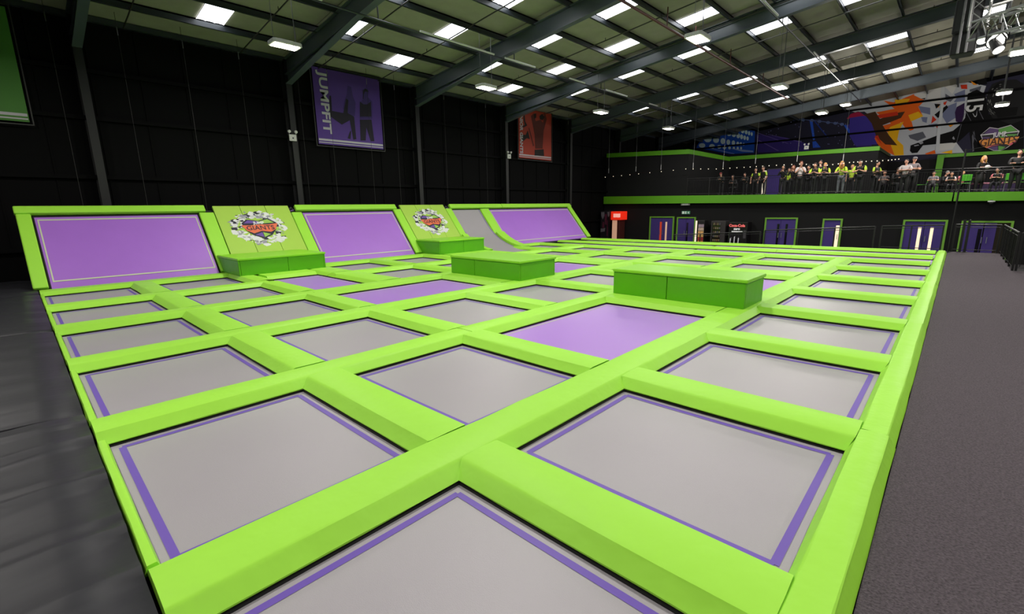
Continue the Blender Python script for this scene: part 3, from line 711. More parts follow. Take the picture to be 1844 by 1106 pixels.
# exit sign and cameras
t = E('exit_sign', (32.27, 13.8, 1.55), label='small white and green exit sign above the second purple door from the left', cat='sign')
MB().box(-.03,-.3,-.11,.03,.28,.11).build('panel', M('exit_green', (60, 110, 85), .5, emit=(60,110,85), es=.3), t)
b = MB(); b.box(-.036,.09,-.08,-.031,.25,.08); b.build('pictogram_field', M('exit_white', (190, 200, 190), .5, emit=(190,200,190), es=.3), t)
b = MB(); b.box(-.036,-.05,-.08,-.031,.03,.08); b.prism([(-.036,-.24,-.07),(-.036,-.24,.07),(-.036,-.12,0)], (.004,0,0)); b.build('arrow_and_figure', MATS['exit_white'], t)
t = E('security_camera', (31.95, -1.07, bz(-1)+.0), label='white dome camera under the green balcony edge on the right', cat='camera')
MB().tube([(0,0,0),(0,0,-.05)], .13, 14).build('mount', WHT, t); MB().ball((0,0,-.06), .1, n=14, m=8).build('dome', M('dome_dark', (60, 60, 62), .2), t)
t = E('emergency_light', (32.18, 13.8, 2.12), label='small white box light under the green balcony edge on the left', cat='lamp')
MB().box(-.1,-.3,-.08,.05,.3,.08).build('housing', M('dim_white', (170,170,165)), t, bevel=.01); MB().box(-.105,-.2,-.05,-.1,.2,.05).build('lens', WHT, t)
emergency((40.25, 8.6, 6.0), -PI/2, 'white twin spot emergency light above the green coping in front of the blue mural')

# ------------------------------------------------------------------ vending machines
def place(pa, pb, py, X): A = onx(pa, py, X); B = onx(pb, py, X); return A.y, B.y, A.z
yl, yr, zt = place(1075, 1098, 380, 31.3)
t = E('photo_booth', (31.3, 0, GZ), label='dark printed machine with grey and maroon artwork beside the red topped kiosk', cat='machine')
MB().box(0, yr, 0, .9, yl-.35, zt-GZ).build('cabinet', M('booth_black', (26, 22, 28), .5), t, bevel=.02)
b = MB(); H = zt-GZ
def VP(l, x): return [(x, yl-.35-(yl-.35-yr)*u, H*v) for u, v in l]
b.cur = 0
for pl in ([(.04,.96),(.4,.97),(.42,.86),(.25,.76),(.1,.84)], [(.74,.97),(.98,.97),(.98,.86),(.85,.82)], [(.04,.4),(.5,.42),(.55,.52),(.3,.5),(.05,.5)]): b.prism(VP(pl, -.012), (.01,0,0))
b.cur = 1
for pl in ([(.45,.9),(.7,.92),(.75,.6),(.5,.62)], [(.2,.52),(.45,.52),(.42,.68),(.25,.7)], [(.72,.3),(.85,.3),(.84,.75),(.74,.72)]): b.prism(VP(pl, -.008), (.006,0,0))
b.build('artwork', [M('booth_grey', (110, 105, 112)), M('booth_maroon', (88, 26, 52))], t)
yl, yr, zt = place(1100, 1118, 381, 31.0)
t = E('vending_kiosk', (31.0, 0, GZ), label='kiosk with a glowing red header box over a cream panel, left of the purple doors', cat='machine')
H = zt-GZ
MB().box(.1, yr+.15, 0, .9, yl-.05, H-.55).build('cabinet', M('kiosk_brown', (70, 26, 22), .5), t, bevel=.02)
MB().box(.0, yr, H-.62, .95, yl, H).build('header', M('kiosk_red', (205, 40, 22), .4, emit=(220, 40, 20), es=.8), t, bevel=.03)
MB().box(.085, yr+.34, .1, .1, yl-.1, H-.65).build('cream_panel', M('kiosk_cream', (232, 180, 150), .5, emit=(232,180,150), es=.35), t)
b = MB(); rr = random.Random(4)
for k in range(6): y_ = yl-.24-.1*k; b.box(-.012, y_-.075, H-.42+rr.uniform(-.02,.02), -.004, y_, H-.16)
b.build('worn_lettering', M('kiosk_letter', (250, 200, 185), .5, emit=(250,200,185), es=.6), t)
yl, yr, zt = place(1253, 1269, 397, 31.4)
t = E('drinks_fridge', (31.4, 0, GZ), label='narrow glass fronted drinks fridge with coloured shelves and a white edge', cat='machine'); H = zt-GZ
MB().box(0.02, yr, 0, .7, yl, H).build('cabinet', M('fridge_dark', (24, 22, 22), .5), t, bevel=.02)
MB().box(-.02, yl-.1, .1, .02, yl, H-.02).build('lit_edge', M('fridge_edge', (240, 225, 200), .5, emit=(240,225,200), es=.7), t)
for k in range(7):
    cl = [(150,30,30),(190,110,60),(150,40,40),(215,170,90),(205,160,100),(190,170,150),(160,140,150)][k]
    z0 = .25+k*(H-.5)/7
    MB().box(-.005, yr+.02, z0, .02, yl-.12, z0+.02).build('shelf', BLK, t)
    for q in range(4):
        y_ = yr+.07+q*(yl-yr-.22)/4
        MB().tube([(-.0,y_,z0+.02),(-.0,y_,z0+.15),(-.0,y_,z0+.22)], [.034,.034,.015], 8).build('bottle', M('drink_%d' % k, cl, .4, emit=cl, es=.35), t)
yl, yr, zt = place(1281, 1307, 398, 31.4)
t = E('snack_machine', (31.4, 0, GZ), label='dark snack machine with rows of snacks behind glass, left of the black drinks machine', cat='machine'); H = zt-GZ
MB().box(0, yr, 0, .8, yl, H).build('cabinet', M('snack_grey', (52, 48, 48), .5), t, bevel=.02)
MB().box(-.012, yr+.3, .25, 0, yl-.1, H-.12).build('glass_front', M('snack_glass', (18, 15, 12), .15), t)
for r_ in range(6):
    for q in range(4):
        y_ = yl-.16-q*.12; z_ = .4+r_*.26; c = random.choice([(120,110,80),(90,90,95),(130,95,60),(80,60,50)])
        MB().box(-.02, y_-.08, z_, -.013, y_, z_+.15).build('snack', M('snack_%s' % c[0], c, .5), t)
yl, yr, zt = place(1313, 1347, 400, 31.4)
t = E('drinks_machine', (31.4, 0, GZ), label='black soft drinks machine with red script logo and bottle artwork, right of the snack machine', cat='machine'); H = zt-GZ
MB().box(0, yr, 0, .8, yl, H).build('cabinet', M('machine_black', (14, 12, 14), .35), t, bevel=.02)
text('Coca-Cola', .22, M('logo_red', (235, 120, 120), .5, emit=(235,90,90), es=.5), basis((-.012, yl-.5, H-.22), (0,-1,0), (0,0,1)), t, bold=.01)
text('zero', .2, M('logo_white', (225, 225, 225), .5, emit=(225,225,225), es=.4), basis((-.012, yl-.5, H-.42), (0,-1,0), (0,0,1)), t, bold=.008)
b = MB(); b.box(-.01, yl-.85, H-.62, -.004, yl-.2, H-.56); b.build('white_bar', MATS['logo_white'], t)
for k, (u, h_) in enumerate(((.18,.85),(.42,1.0),(.66,.9))):
    b = MB(); y_ = yl-u; b.tube([(-.0,y_,.25),(-.0,y_,.25+h_*.6),(-.0,y_,.25+h_*.8),(-.0,y_,.25+h_)], [.09,.09,.04,.03], 10); b.build('bottle_print', M('bottle_dark', (30, 26, 40), .2), t)
    MB().box(-.1, y_-.02, .5, -.09, y_+.012, .25+h_*.75).build('bottle_highlight', MATS['logo_white'], t)
MB().box(-.012, yr+.06, .9, 0, yr+.22, H-.5).build('coin_panel', M('coin_grey', (70, 68, 72), .4), t)

# ------------------------------------------------------------------ mural on the far gable
MX = 46.85
def mpx(l, off=0.0): return [tuple(onx(px, py, MX-off)) for px, py in l]
mural = E('mural', (0,0,0), label='giant printed mural with stage lights, orange burst and black clad player', cat='mural')
_n = [0]
def mp(name, rgb, polys, off):
    m_ = M('mural_%d_%d_%d' % rgb, rgb, .8, spec=.2)
    if len(polys) > 8:
        b = MB()
        for pl in polys: b.prism(mpx(pl, off), (-.004,0,0))
        b.build(name, m_, mural, kind='stuff'); return
    for pl in polys: b = MB(); b.prism(mpx(pl, off), (-.004,0,0)); b.build(name, m_, mural)
def g7(l): return [(1540+a/6.066, 130+c/6.066) for a, c in l]
def g8(l): return [(1240+a/5.7625, 190+c/5.7625) for a, c in l]
base = [(MX,19.8,4.9),(MX,19.8,7.8),(MX,12,8.6),(MX,4,9.45),(MX,-2,10.1),(MX,-9,9.3),(MX,-9,4.9)]
MB().prism(base, (.05,0,0)).build('night_backdrop', M('mural_night', (26, 24, 50), .8, var=.3, vscale=.5), mural)
mp('blue_panel', (34, 88, 200), [g8([(80,440),(110,380),(200,290),(340,250),(480,235),(690,265),(680,490),(430,505),(250,470)])], .006)
dots = []
for r_, (y0, x0, n_, sz, dx) in enumerate([(255,350,8,30,52),(345,200,8,40,62),(420,140,9,36,55),(300,330,6,30,60)]):
    pass
def ell(cx, cy, rx, ry): return g8([(cx+rx*math.cos(a*PI/5), cy+ry*math.sin(a*PI/5)) for a in range(10)])
D = [(200,345,42,38),(285,358,32,32),(355,370,24,32),(412,380,20,28),(465,388,18,26),(510,395,14,20),(542,399,12,18),(572,402,10,14),
     (140,415,34,24),(243,425,30,26),(318,430,22,20),(372,436,20,18),(425,440,14,16),(470,442,12,14),(510,443,12,14),(545,443,10,14),
     (360,275,28,24),(420,290,26,28),(470,303,22,26),(515,315,18,26),(550,325,16,26),(582,335,14,24),(612,342,12,22),
     (515,252,18,20),(562,265,18,24),(598,278,14,22),(628,288,12,22),(655,296,10,20)]
mp('light_dots', (215, 240, 245), [ell(*d) for d in D], .012)
mp('light_streak', (150, 175, 225), [g8([(195,440),(210,438),(480,500),(465,503)]), g8([(430,445),(670,470),(670,485),(560,480)])], .014)
mp('purple_haze', (64, 50, 130), [g8([(700,300),(1000,330),(1250,400),(1250,470),(720,490)]), g8([(1620,210),(1850,140),(1900,420),(1740,430)])], .006)
mp('purple_streak', (110, 90, 170), [g8([(710,285),(725,285),(1040,395),(1020,395)]), g8([(720,360),(735,360),(940,470),(920,470)]), g8([(820,300),(830,298),(1180,380),(1170,385)])], .010)
mp('blue_beam', (46, 92, 210), [g8([(1255,150),(1285,150),(1312,355),(1290,355)]), g8([(1610,205),(1635,200),(1780,410),(1745,415)]), g8([(1285,375),(1320,370),(1370,435),(1290,440)])], .012)
mp('faint_beam', (40, 60, 140), [g8([(1290,150),(1305,150),(1450,330),(1440,335)])], .011)
mp('lamp_truss_print', (95, 110, 160), [g8([(1010,135),(1280,150),(1600,190),(1600,196),(1280,157),(1010,142)])]+[ell(x, y, 22, 15) for x, y in ((1095,148),(1187,150),(1280,155),(1357,165),(1447,177),(1523,185),(1592,195))], .013)
st = []
rr = random.Random(9)
for k in range(46):
    x, y = rr.uniform(800, 2100), rr.uniform(170, 420); st.append(g8([(x-4,y),(x,y-6),(x+4,y),(x,y+6)]))
mp('star_prints', (130, 130, 190), st, .015)
mp('pink_flash', (165, 30, 70), [g8([(1680,90),(1760,60),(1840,110),(1720,130),(1640,140)])], .016)
mp('white_field', (186, 188, 194), [g7([(-120,400),(0,330),(300,310),(640,230),(800,170),(1230,110),(1430,150),(1400,240),(1220,600),(1100,760),(1190,880),(380,915),(250,780),(200,500),(100,430),(0,440)])], .016)
mp('violet_field', (66, 54, 150), [g7([(-60,500),(100,475),(200,520),(240,790),(0,800),(-60,700)])], .018)
mp('orange_burst_shape', (226, 96, 24), [g7([(310,310),(420,330),(640,240),(760,310),(690,380),(740,480),(610,520),(640,625),(600,640),(540,600),(500,545),(380,680),(280,590),(390,560),(230,440),(430,400)]), g7([(210,720),(300,690),(390,760),(430,910),(300,850),(240,780)]), g7([(760,890),(870,850),(880,890),(780,900)])], .020)
mp('yellow_glow_shape', (236, 176, 24), [g7([(580,470),(690,430),(745,480),(610,540)]), g7([(380,600),(530,540),(480,640),(460,740),(525,800),(530,905),(430,912),(390,800),(350,680)]), g7([(430,300),(600,290),(560,350),(440,350)]), g7([(930,880),(1060,850),(1060,890)])], .022)
mp('brown_shard', (72, 46, 28), [g7([(100,460),(220,430),(270,510),(480,440),(545,430),(500,500),(300,580),(370,690),(460,800),(330,790),(230,700),(180,560)]), g7([(640,250),(800,200),(760,300),(720,290)])], .024)
mp('red_shard', (200, 52, 26), [g7([(240,470),(460,430),(470,470),(270,505)]), g7([(1150,140),(1222,135),(1225,185),(1160,182)]), g7([(845,475),(890,520),(830,562)]), g7([(880,590),(932,568),(905,622)]), g7([(940,340),(1005,315),(985,360)]), g7([(210,700),(250,690),(290,790)])], .026)
mp('pale_shard', (205, 203, 200), [g7([(640,250),(790,200),(770,280),(720,290)]), g7([(810,190),(940,150),(930,330),(850,335),(780,310)]), g7([(980,160),(1120,130),(1080,210),(1060,240)]), g7([(930,780),(1110,770),(1060,845),(880,860)])], .027)
mp('slate_shard', (112, 118, 148), [g7([(690,370),(820,390),(820,465),(720,440)]), g7([(720,490),(790,492),(780,555),(735,540)]), g7([(800,572),(900,560),(860,602),(805,600)]), g7([(1080,240),(1200,190),(1200,315),(1075,330),(1110,280)]), g7([(960,390),(1110,330),(1095,500),(1000,560),(955,490)])], .028)
mp('grey_shard', (92, 94, 104), [g7([(985,235),(1075,290),(1040,325),(985,300)]), g7([(580,690),(740,650),(775,712),(680,752),(600,722)]), g7([(1250,190),(1380,150),(1360,210),(1250,215)])], .028)
mp('amber_shard', (225, 140, 30), [g7([(1003,565),(1080,570),(1040,602)]), g7([(1255,90),(1340,140),(1290,140)]), g7([(900,345),(930,350),(905,395)])], .030)
mp('player_body', (9, 9, 11), [g7([(1230,235),(1330,190),(1420,240),(1460,460),(1840,500),(1840,860),(1280,870),(1250,650),(1130,760),(1080,775),(1060,770),(740,800),(680,880),(620,885),(598,860),(605,800),(690,770),(900,690),(1070,640),(1140,580),(1200,500),(1215,400)]), g7([(865,345),(935,350),(885,400)]), g7([(865,465),(1000,360),(1015,385),(905,502)]), g7([(1330,100),(1430,60),(1440,130),(1350,140)])], .034)
mp('player_sleeve', (48, 26, 66), [g7([(1110,380),(1195,335),(1190,440),(1165,560),(1100,540),(1090,440)])], .038)
mp('boot_mark', (150, 150, 158), [g7([(690,770),(735,752),(745,775),(715,790)]), g7([(1060,720),(1075,700),(1090,735),(1070,735)]), g7([(640,800),(690,790),(700,800),(650,812)])], .040)
text('15', 1.15, M('jersey_white', (215, 215, 215), .8), basis(onx(1754, 188, MX-.06), (0,0,-1), (0,-1,0)), mural, name='jersey_number', bold=.02, fit=.8)
mp('jersey_swoosh', (190, 190, 195), [g7([(1282,450),(1290,452),(1305,478),(1320,478),(1332,412),(1330,470),(1318,490),(1302,488)])], .042)
mp('player_creases', (90, 90, 98), [g7([(1190,400),(1198,400),(1275,545),(1268,545)]), g7([(1190,450),(1196,450),(1110,770),(1104,770)]), g7([(1340,400),(1346,400),(1405,515),(1395,515)]), g7([(1275,700),(1300,640),(1310,700),(1290,780),(1300,860),(1280,870)]), g7([(1280,640),(1330,760),(1350,790),(1300,720)])], .044)
hl = []
for k in range(26):
    a = rr.uniform(2.2, 4.4); r0_ = rr.uniform(150, 225); cx, cy = 1640, 330; x, y = cx+r0_*math.cos(a), cy+r0_*math.sin(a)*.95
    l_ = rr.uniform(10, 34); dx, dy = -math.sin(a)*l_, math.cos(a)*l_; hl.append(g7([(x,y),(x+dx,y+dy),(x+dx+8,y+dy+3),(x+9,y+4)]))
mp('helmet_shine', (120, 120, 118), hl, .046)
mp('helmet_shell', (30, 30, 31), [g7([(1440,230),(1500,130),(1600,90),(1760,80),(1844,130),(1844,520),(1700,570),(1500,500),(1440,400)])], .036)
mp('helmet_grille', (12, 12, 13), [g7([(1490,400),(1780,380),(1760,470),(1560,500)]), g7([(1470,200),(1560,120),(1620,110),(1520,190)])], .040)
mp('painted_post', (196, 198, 202), [g7([(940,135),(978,150),(960,400),(930,640),(920,870),(878,868),(895,640),(930,400)])], .05)
# lower logo on the mural
def g5(l): return [(1755+a/20.11, 220+c/20.11) for a, c in l]
lg = E('shield_sign', (0,0,0), label='shield shaped logo sign reading JUMP GIANTS low on the right of the mural', cat='sign')
def lp(name, rgb, polys, off):
    b = MB()
    for pl in polys: b = MB(); b.prism(mpx(pl, off), (-.012,0,0)); b.build(name, M('sign_%d_%d_%d' % rgb, rgb, .6), lg)
lp('white_outline', (205, 200, 205), [g5([(205,470),(545,185),(850,230),(1310,100),(1630,330),(1570,440),(1560,560),(1440,740),(1180,930),(940,1040),(690,1040),(470,940),(330,880),(250,560)])], .10)
lp('black_field', (18, 16, 20), [g5([(240,455),(560,210),(860,255),(1310,125),(1600,335),(1550,440),(1530,560),(1400,740),(1150,930),(960,1020),(700,1020),(500,930),(340,860),(290,560)])], .12)
lp('purple_quarter', (86, 60, 112), [g5([(340,420),(570,215),(860,260),(860,560),(740,560),(720,410)]), g5([(290,540),(550,540),(550,600),(290,600)]), g5([(520,920),(840,860),(840,1020),(700,1010)])], .14)
lp('green_quarter', (88, 158, 62), [g5([(870,258),(1310,130),(1540,320),(1120,370),(1080,560),(870,560)]), g5([(1150,440),(1540,430),(1520,540),(1250,560)]), g5([(860,860),(1120,900),(960,1010),(860,1020)])], .14)
lp('white_ribs', (225, 222, 225), [g5([(215,455),(720,395),(720,590),(680,590),(680,440),(230,485)]), g5([(1090,380),(1630,315),(1600,350),(1140,400),(1100,440),(1110,560),(1080,570)]), g5([(1100,480),(1140,470),(1260,560),(1200,560)])], .16)
lp('orange_ribbon', (236, 150, 62), [g5([(160,690),(250,630),(600,600),(900,575),(1200,565),(1630,520),(1500,700),(1300,850),(1150,800),(880,790),(620,830),(420,930),(300,880),(200,790)])], .18)
lp('pink_edge', (215, 90, 110), [g5([(1300,850),(1500,690),(1520,640),(1380,720),(1230,800)]), g5([(420,930),(620,830),(880,795),(880,830),(640,870),(440,950)])], .195)
c0 = onx(*g5([(910,450)])[0], MX-.18); text('JUMP', .42, M('sign_225_222_225', (225,222,225)), basis(c0, (0,-1,.03), (0,.0,1)), lg, bold=.012, ext=.01, fit=.62)
c0 = onx(*g5([(860,700)])[0], MX-.22); text('GIANTS', .7, M('sign_ink', (60, 22, 14)), basis(c0, (0,-1,.03), (0,0,1)), lg, bold=.006, ext=.01, fit=1.75)
# wall rails crossing the mural
for (a, c) in (((1250,228),(1738,181)), ((1240,262),(1690,235))):
    p, q = onx(*a, 46.6), onx(*c, 46.6)
    dz = (p.z+q.z)/2; MB().box(46.62, -9, dz-.07, 46.78, 19.5, dz+.05).build('wall_rail', WALLM, gb)

# ------------------------------------------------------------------ balcony rail, festoon lights, droppers
br = E('balcony_railing', (32.12, 0, 0), label='black metal railing along the whole balcony edge above the green band', cat='railing')
for h_, r_ in ((1.12, .022), (1.0, .012), (.12, .012)):
    MB().tube([(0,13.8,mz(13.8)+h_),(0,-12,mz(-12)+h_)], r_, 6).build('rail', BRAIL, br)
for k in range(18):
    y = 13.75-1.5*k; MB().box(-.02, y-.02, mz(y), .02, y+.02, mz(y)+1.12).build('post', BRAIL, br)
b = MB()
for k in range(255):
    y = 13.7-.1*k
    if k % 15: b.box(-.004, y-.004, mz(y)+.12, .004, y+.004, mz(y)+1.0)
b.build('thin_balusters', BRAIL, br, kind='stuff')
fs = E('festoon_lights', (0,0,0), label='string of small bulbs strung above the balcony edge', cat='lights')
FP = [(1090,318),(1150,312),(1235,303),(1290,303),(1340,300),(1385,297),(1440,294),(1490,296),(1530,291),(1560,289),(1600,287),(1625,284)]
fp = [onx(px, py, 31.8) for px, py in FP]
MB().tube(fp, .008, 4).build('cord', BRAIL, fs)
bulb0 = MB().ball((0,0,0), .028, n=6, m=4)
bo = None; BM = M('festoon_bulb', (220, 215, 200), .4, emit=(255, 240, 210), es=.9)
for i in range(len(fp)-1):
    for q in range(4):
        p = fp[i].lerp(fp[i+1], q/4) - Vector((0,0,.05))
        if bo is None: bo = bulb0.build('bulb', BM, fs); bo.location = p
        else: inst(bo, fs, p)
for i, (px, p0, p1) in enumerate([(1096,205,312),(1145,196,309),(1190,238,306),(1248,225,303),(1302,240,302),(1360,210,295),(1435,180,291),(1518,200,290)]):
    A = onx(px, p0, 31.8); B = onx(px, p1, 31.8); zt = roof(B.y)+.04
    t = E('support_wire', (31.8, B.y, B.z), label='thin support wire hanging to the festoon lights, %s from the left' % ORD[i], cat='wire', group='wires holding the festoon lights')
    MB().tube([(0,0,0),(0,0,zt-B.z)], .008, 4).build('wire', CABLE, t); MB().tube([(0,0,0),(0,0,.35)], .018, 6).build('turnbuckle', M('turnbuckle_grey', (190,190,190), .4), t)

# ------------------------------------------------------------------ railings at the end of the walkway
def rail_run(name, p0, p1, h0, h1, n, label, bars=0, handrail=True):
    t = E(name, (0,0,0), label=label, cat='railing', group='black railings around the walkway end')
    p0, p1 = Vector(p0), Vector(p1); up = Vector((0,0,1))
    T0, T1 = p0+up*h0, p1+up*h1
    MB().tube([T0, T1], .026, 8).build('top_rail', BRAIL, t)
    MB().tube([T0-up*.1, T1-up*.1], .014, 6).build('mid_rail', BRAIL, t)
    MB().tube([p0+up*.1, p1+up*.1], .014, 6).build('bottom_rail', BRAIL, t)
    for i in range(n+1):
        a = p0.lerp(p1, i/n); hh = h0+(h1-h0)*i/n
        MB().box(a.x-.025, a.y-.025, a.z, a.x+.025, a.y+.025, a.z+hh).build('post', BRAIL, t)
    for i in range(bars):
        f = (i+.5)/bars; a = p0.lerp(p1, f); hh = h0+(h1-h0)*f
        MB().box(a.x-.008, a.y-.008, a.z+.1, a.x+.008, a.y+.008, a.z+hh-.1).build('bar', BRAIL, t)
    return t
rail_run('walkway_railing', (19.38,-1.33,.05), (25.5,-1.33,.05), 1.07, 1.07, 5, 'black barred railing along the right side of the walkway', 50)
rail_run('walkway_railing', (19.38,-1.4,.05), (19.38,-4.6,.05), 1.07, 1.07, 2, 'black barred railing turning right at the walkway corner', 26)
rail_run('walkway_railing', (25.55,-1.25,.05), (25.55,.0,.05), 1.07, 1.07, 1, 'short black railing closing the far end of the walkway before the rightmost door')
rail_run('walkway_railing', (25.55,.35,.05), (25.55,2.3,.05), 1.04, .98, 2, 'black railing in front of the double door with two lit glass strips', 0)
rail_run('ramp_railing', (25.7,2.55,-.1), (25.7,6.9,-.4), 1.1, 1.15, 3, 'black sloping ramp railing in front of the single purple door')
rail_run('ramp_railing', (25.7,7.1,-.42), (25.7,11.6,-.7), 1.1, 1.1, 3, 'black sloping ramp railing farthest left, in front of the drinks machine')
MB().box(24.99, 2.4, GZ, 26.4, 2.5, .0).build('ramp_edge', BLK, kind='structure')
b = MB(); b.hexa([(25.02,2.5,GZ),(26.4,2.5,GZ),(26.4,12,GZ),(25.02,12,GZ),(25.02,2.5,-.1),(26.4,2.5,-.1),(26.4,12,-.75),(25.02,12,-.75)]); b.build('access_ramp', CARPET, kind='structure')
t = E('tall_post', (25.3, .1, .05), label='tall thin black pole at the far right corner of the court', cat='pole')
MB().tube([(0,0,0),(0,0,3.9)], .028, 8).build('pole', BRAIL, t); MB().box(-.08,-.08,0,.08,.08,.02).build('base_plate', BRAIL, t)
MB().tube([(0,0,3.85),(-.2,-.9,4.0),(-.4,-2.0,4.3)], .012, 5).build('stay', BRAIL, t)
t = E('twin_post', (25.5, -.3, .05), label='thick black double post beside the tall pole', cat='pole')
for d in (-.07, .07): MB().box(-.04, d-.04, 0, .04, d+.04, 1.25).build('post', BRAIL, t)
MB().box(-.08,-.16,0,.08,.16,.02).build('base_plate', BRAIL, t)

# ------------------------------------------------------------------ lighting truss, hanging speakers, spotlights
TR = M('truss_aluminium', (150, 152, 150), .35, metal=.6)
def truss(p0, p1, w_, label, name='lighting_truss'):
    t = E(name, (0,0,0), label=label, cat='truss', group='aluminium lighting truss')
    p0, p1 = Vector(p0), Vector(p1); d = (p1-p0).normalized(); a = d.cross(Vector((0,0,1)));  a = a if a.length > .1 else Vector((0,1,0)); a.normalize(); c = a.cross(d)
    cs = [(a*sx+c*sz)*w_/2 for sx in (-1,1) for sz in (-1,1)]
    for o_ in cs: MB().tube([p0+o_, p1+o_], .025, 8).build('chord', TR, t)
    n = max(3, int((p1-p0).length/w_)); b = MB()
    for (i0, i1) in ((0,1),(1,3),(3,2),(2,0)):
        for k in range(n):
            A, B = p0.lerp(p1, k/n), p0.lerp(p1, (k+1)/n); b.tube([A+cs[i0], B+cs[i1]] if k % 2 else [A+cs[i1], B+cs[i0]], .011, 5)
    b.build('lacing', TR, t); return t
A = onx(1766, 55, 15.0); B = onx(1844, 32, 13.6)
d_ = (B-A); truss((A.x, A.y, A.z), tuple(A+d_*2.2), .36, 'horizontal silver lighting truss entering from the right edge')
Cc = onx(1762, 40, 15.2); truss((Cc.x,Cc.y,Cc.z-.1), (Cc.x,Cc.y,roof(Cc.y)-.3), .3, 'upright silver truss piece meeting the horizontal one')
t = E('hanging_chain', onx(1782, 22, 14.8), label='bright chain hanging onto the lighting truss', cat='chain')
for k in range(16): MB().tube([(.0,.012*(-1)**k,k*.1),(0,-.012*(-1)**k,k*.1+.09)], .016, 5).build('chain_link', TR, t)
SPK = M('speaker_black', (16, 16, 17), .45)
top = onx(1731, -10, 15.6); bot = onx(1731, 108, 15.6); H = top.z-bot.z
t = E('hanging_speakers', (15.6, bot.y, bot.z), label='tall black hanging speaker column left of the lighting truss', cat='speaker')
for k, (z0, z1, w_) in enumerate(((.08,.5,.22),(.54,1.25,.24),(1.4,2.1,.26))):
    b = MB(); b.prism([(-.2,-w_,z0),(.2,-w_*.8,z0),(.2,w_*.8,z0),(-.2,w_,z0)], (0,0,z1-z0)); b.build('cabinet', SPK, t, bevel=.02)
    MB().box(-.215,-w_+.04,z0+.04,-.2,w_-.04,z1-.04).build('grille', M('grille_grey', (42,42,44), .6), t)
for dy in (-.05,.08): MB().tube([(-.25,dy,.1),(-.25,dy,roof(bot.y)-bot.z-.3)], .025, 6).build('hanging_bar', M('bar_grey', (110,110,112), .4), t)
MB().ball((-.22,.2,1.32), .03, n=8, m=5).build('indicator', M('indicator_green', (190, 230, 110), emit=(190,230,110), es=2), t)
def spot(px, py, r_, X, aim, label, lit):
    p = onx(px, py, X); t = E('stage_spotlight', p, label=label, cat='spotlight', group='stage spotlights on the truss'); a = Vector(aim).normalized()
    MB().tube([-a*.28, -a*.05, a*.0], [r_*.6, r_*.9, r_], 16).build('can', SPK, t, smooth=False)
    MB().tube([a*.001, a*.012], r_*.88, 16).build('lens', M('spot_lens', (255,255,250), emit=(255,253,245), es=lit), t)
    u = a.cross(Vector((0,0,1))).normalized()
    MB().tube([u*r_*1.05, u*r_*1.05+Vector((0,0,.22)), Vector((0,0,.32)), -u*r_*1.05+Vector((0,0,.22)), -u*r_*1.05], .014, 6).build('yoke', SPK, t)
    MB().tube([(0,0,.32),(0,0,.5)], .02, 6).build('clamp', TR, t)
spot(1795, 73, .17, 14.2, (-.6,-.25,-.55), 'largest lit stage spotlight under the truss', 2.5)
spot(1770, 72, .11, 14.6, (-.5,-.2,-.75), 'small lit stage spotlight left of the largest one', 2.5)
spot(1798, 90, .10, 14.0, (-.45,-.4,-.8), 'lowest lit stage spotlight under the truss', 2.5)

# ------------------------------------------------------------------ chairs and tables on the balcony
CHG = M('chair_green', (84, 176, 50), .5); TBK = M('table_dark', (34, 30, 34), .5)
def green_chair(x, y, rz, label):
    t = E('cafe_chair', (x, y, mz(y)), rz, label=label, cat='chair', group='green cafe chairs on the balcony')
    MB().box(-.21,-.22,.43,.21,.22,.46).build('seat', CHG, t, bevel=.015)
    b = MB(); b.hexa([(-.24,-.22,.55),(-.21,-.22,.55),(-.21,.22,.55),(-.24,.22,.55),(-.29,-.22,.86),(-.26,-.22,.86),(-.26,.22,.86),(-.29,.22,.86)]); b.build('backrest', CHG, t, bevel=.012)
    for sx, sy in ((-1,-1),(-1,1),(1,-1),(1,1)):
        MB().tube([(sx*.18,sy*.19,.43),(sx*.21,sy*.21,0)], .014, 6).build('leg', GALV, t)
    for sy in (-1,1): MB().tube([(-.18,sy*.19,.44),(-.24,sy*.19,.6)], .014, 6).build('back_strut', GALV, t)
    return t
def ya(px, py, X): return onx(px, py, X).y
green_chair(33.1, ya(1736,330,33.1), PI*.05, 'green cafe chair with the person in pink seated on it')
green_chair(33.0, ya(1820,330,33.0), 0, 'empty green cafe chair beside the person with pink sleeves')
green_chair(33.0, ya(1846,332,33.0), .1, 'green cafe chair cut by the right edge, behind the large man in black')
green_chair(34.2, ya(1659,335,34.2), PI/2, 'green cafe chair half hidden behind the two men standing in grey shirts')
def table(x, y, label, w_=.35):
    t = E('cafe_table', (x, y, mz(y)), label=label, cat='table', group='cafe tables on the balcony')
    MB().tube([(0,0,.72),(0,0,.75)], w_, 20).build('tabletop', TBK, t); MB().tube([(0,0,.02),(0,0,.72)], .03, 8).build('pedestal', BRAIL, t); MB().tube([(0,0,0),(0,0,.02)], .22, 16).build('base', BRAIL, t)
table(34.7, ya(1692,330,34.7), 'round dark cafe table in front of the seated pair left of the tall pole')
table(34.0, ya(1755,330,34.0), 'round dark cafe table behind the woman in the long black coat')
t = E('bench_seat', (34.6, ya(1788,335,34.6), mz(0)), label='low purple padded bench behind the woman in the long coat', cat='bench')
MB().box(-.3,-.8,.0,.3,.8,.4).build('base', M('bench_purple', (52, 36, 74)), t, bevel=.02); MB().box(-.32,-.82,.4,.32,.82,.48).build('cushion', M('bench_pink', (170, 110, 130)), t, bevel=.02)
t = E('room_door', (40.36, ya(1395,325,40.36), mz(9)), label='purple door with a bright opening beside it on the balcony', cat='door')
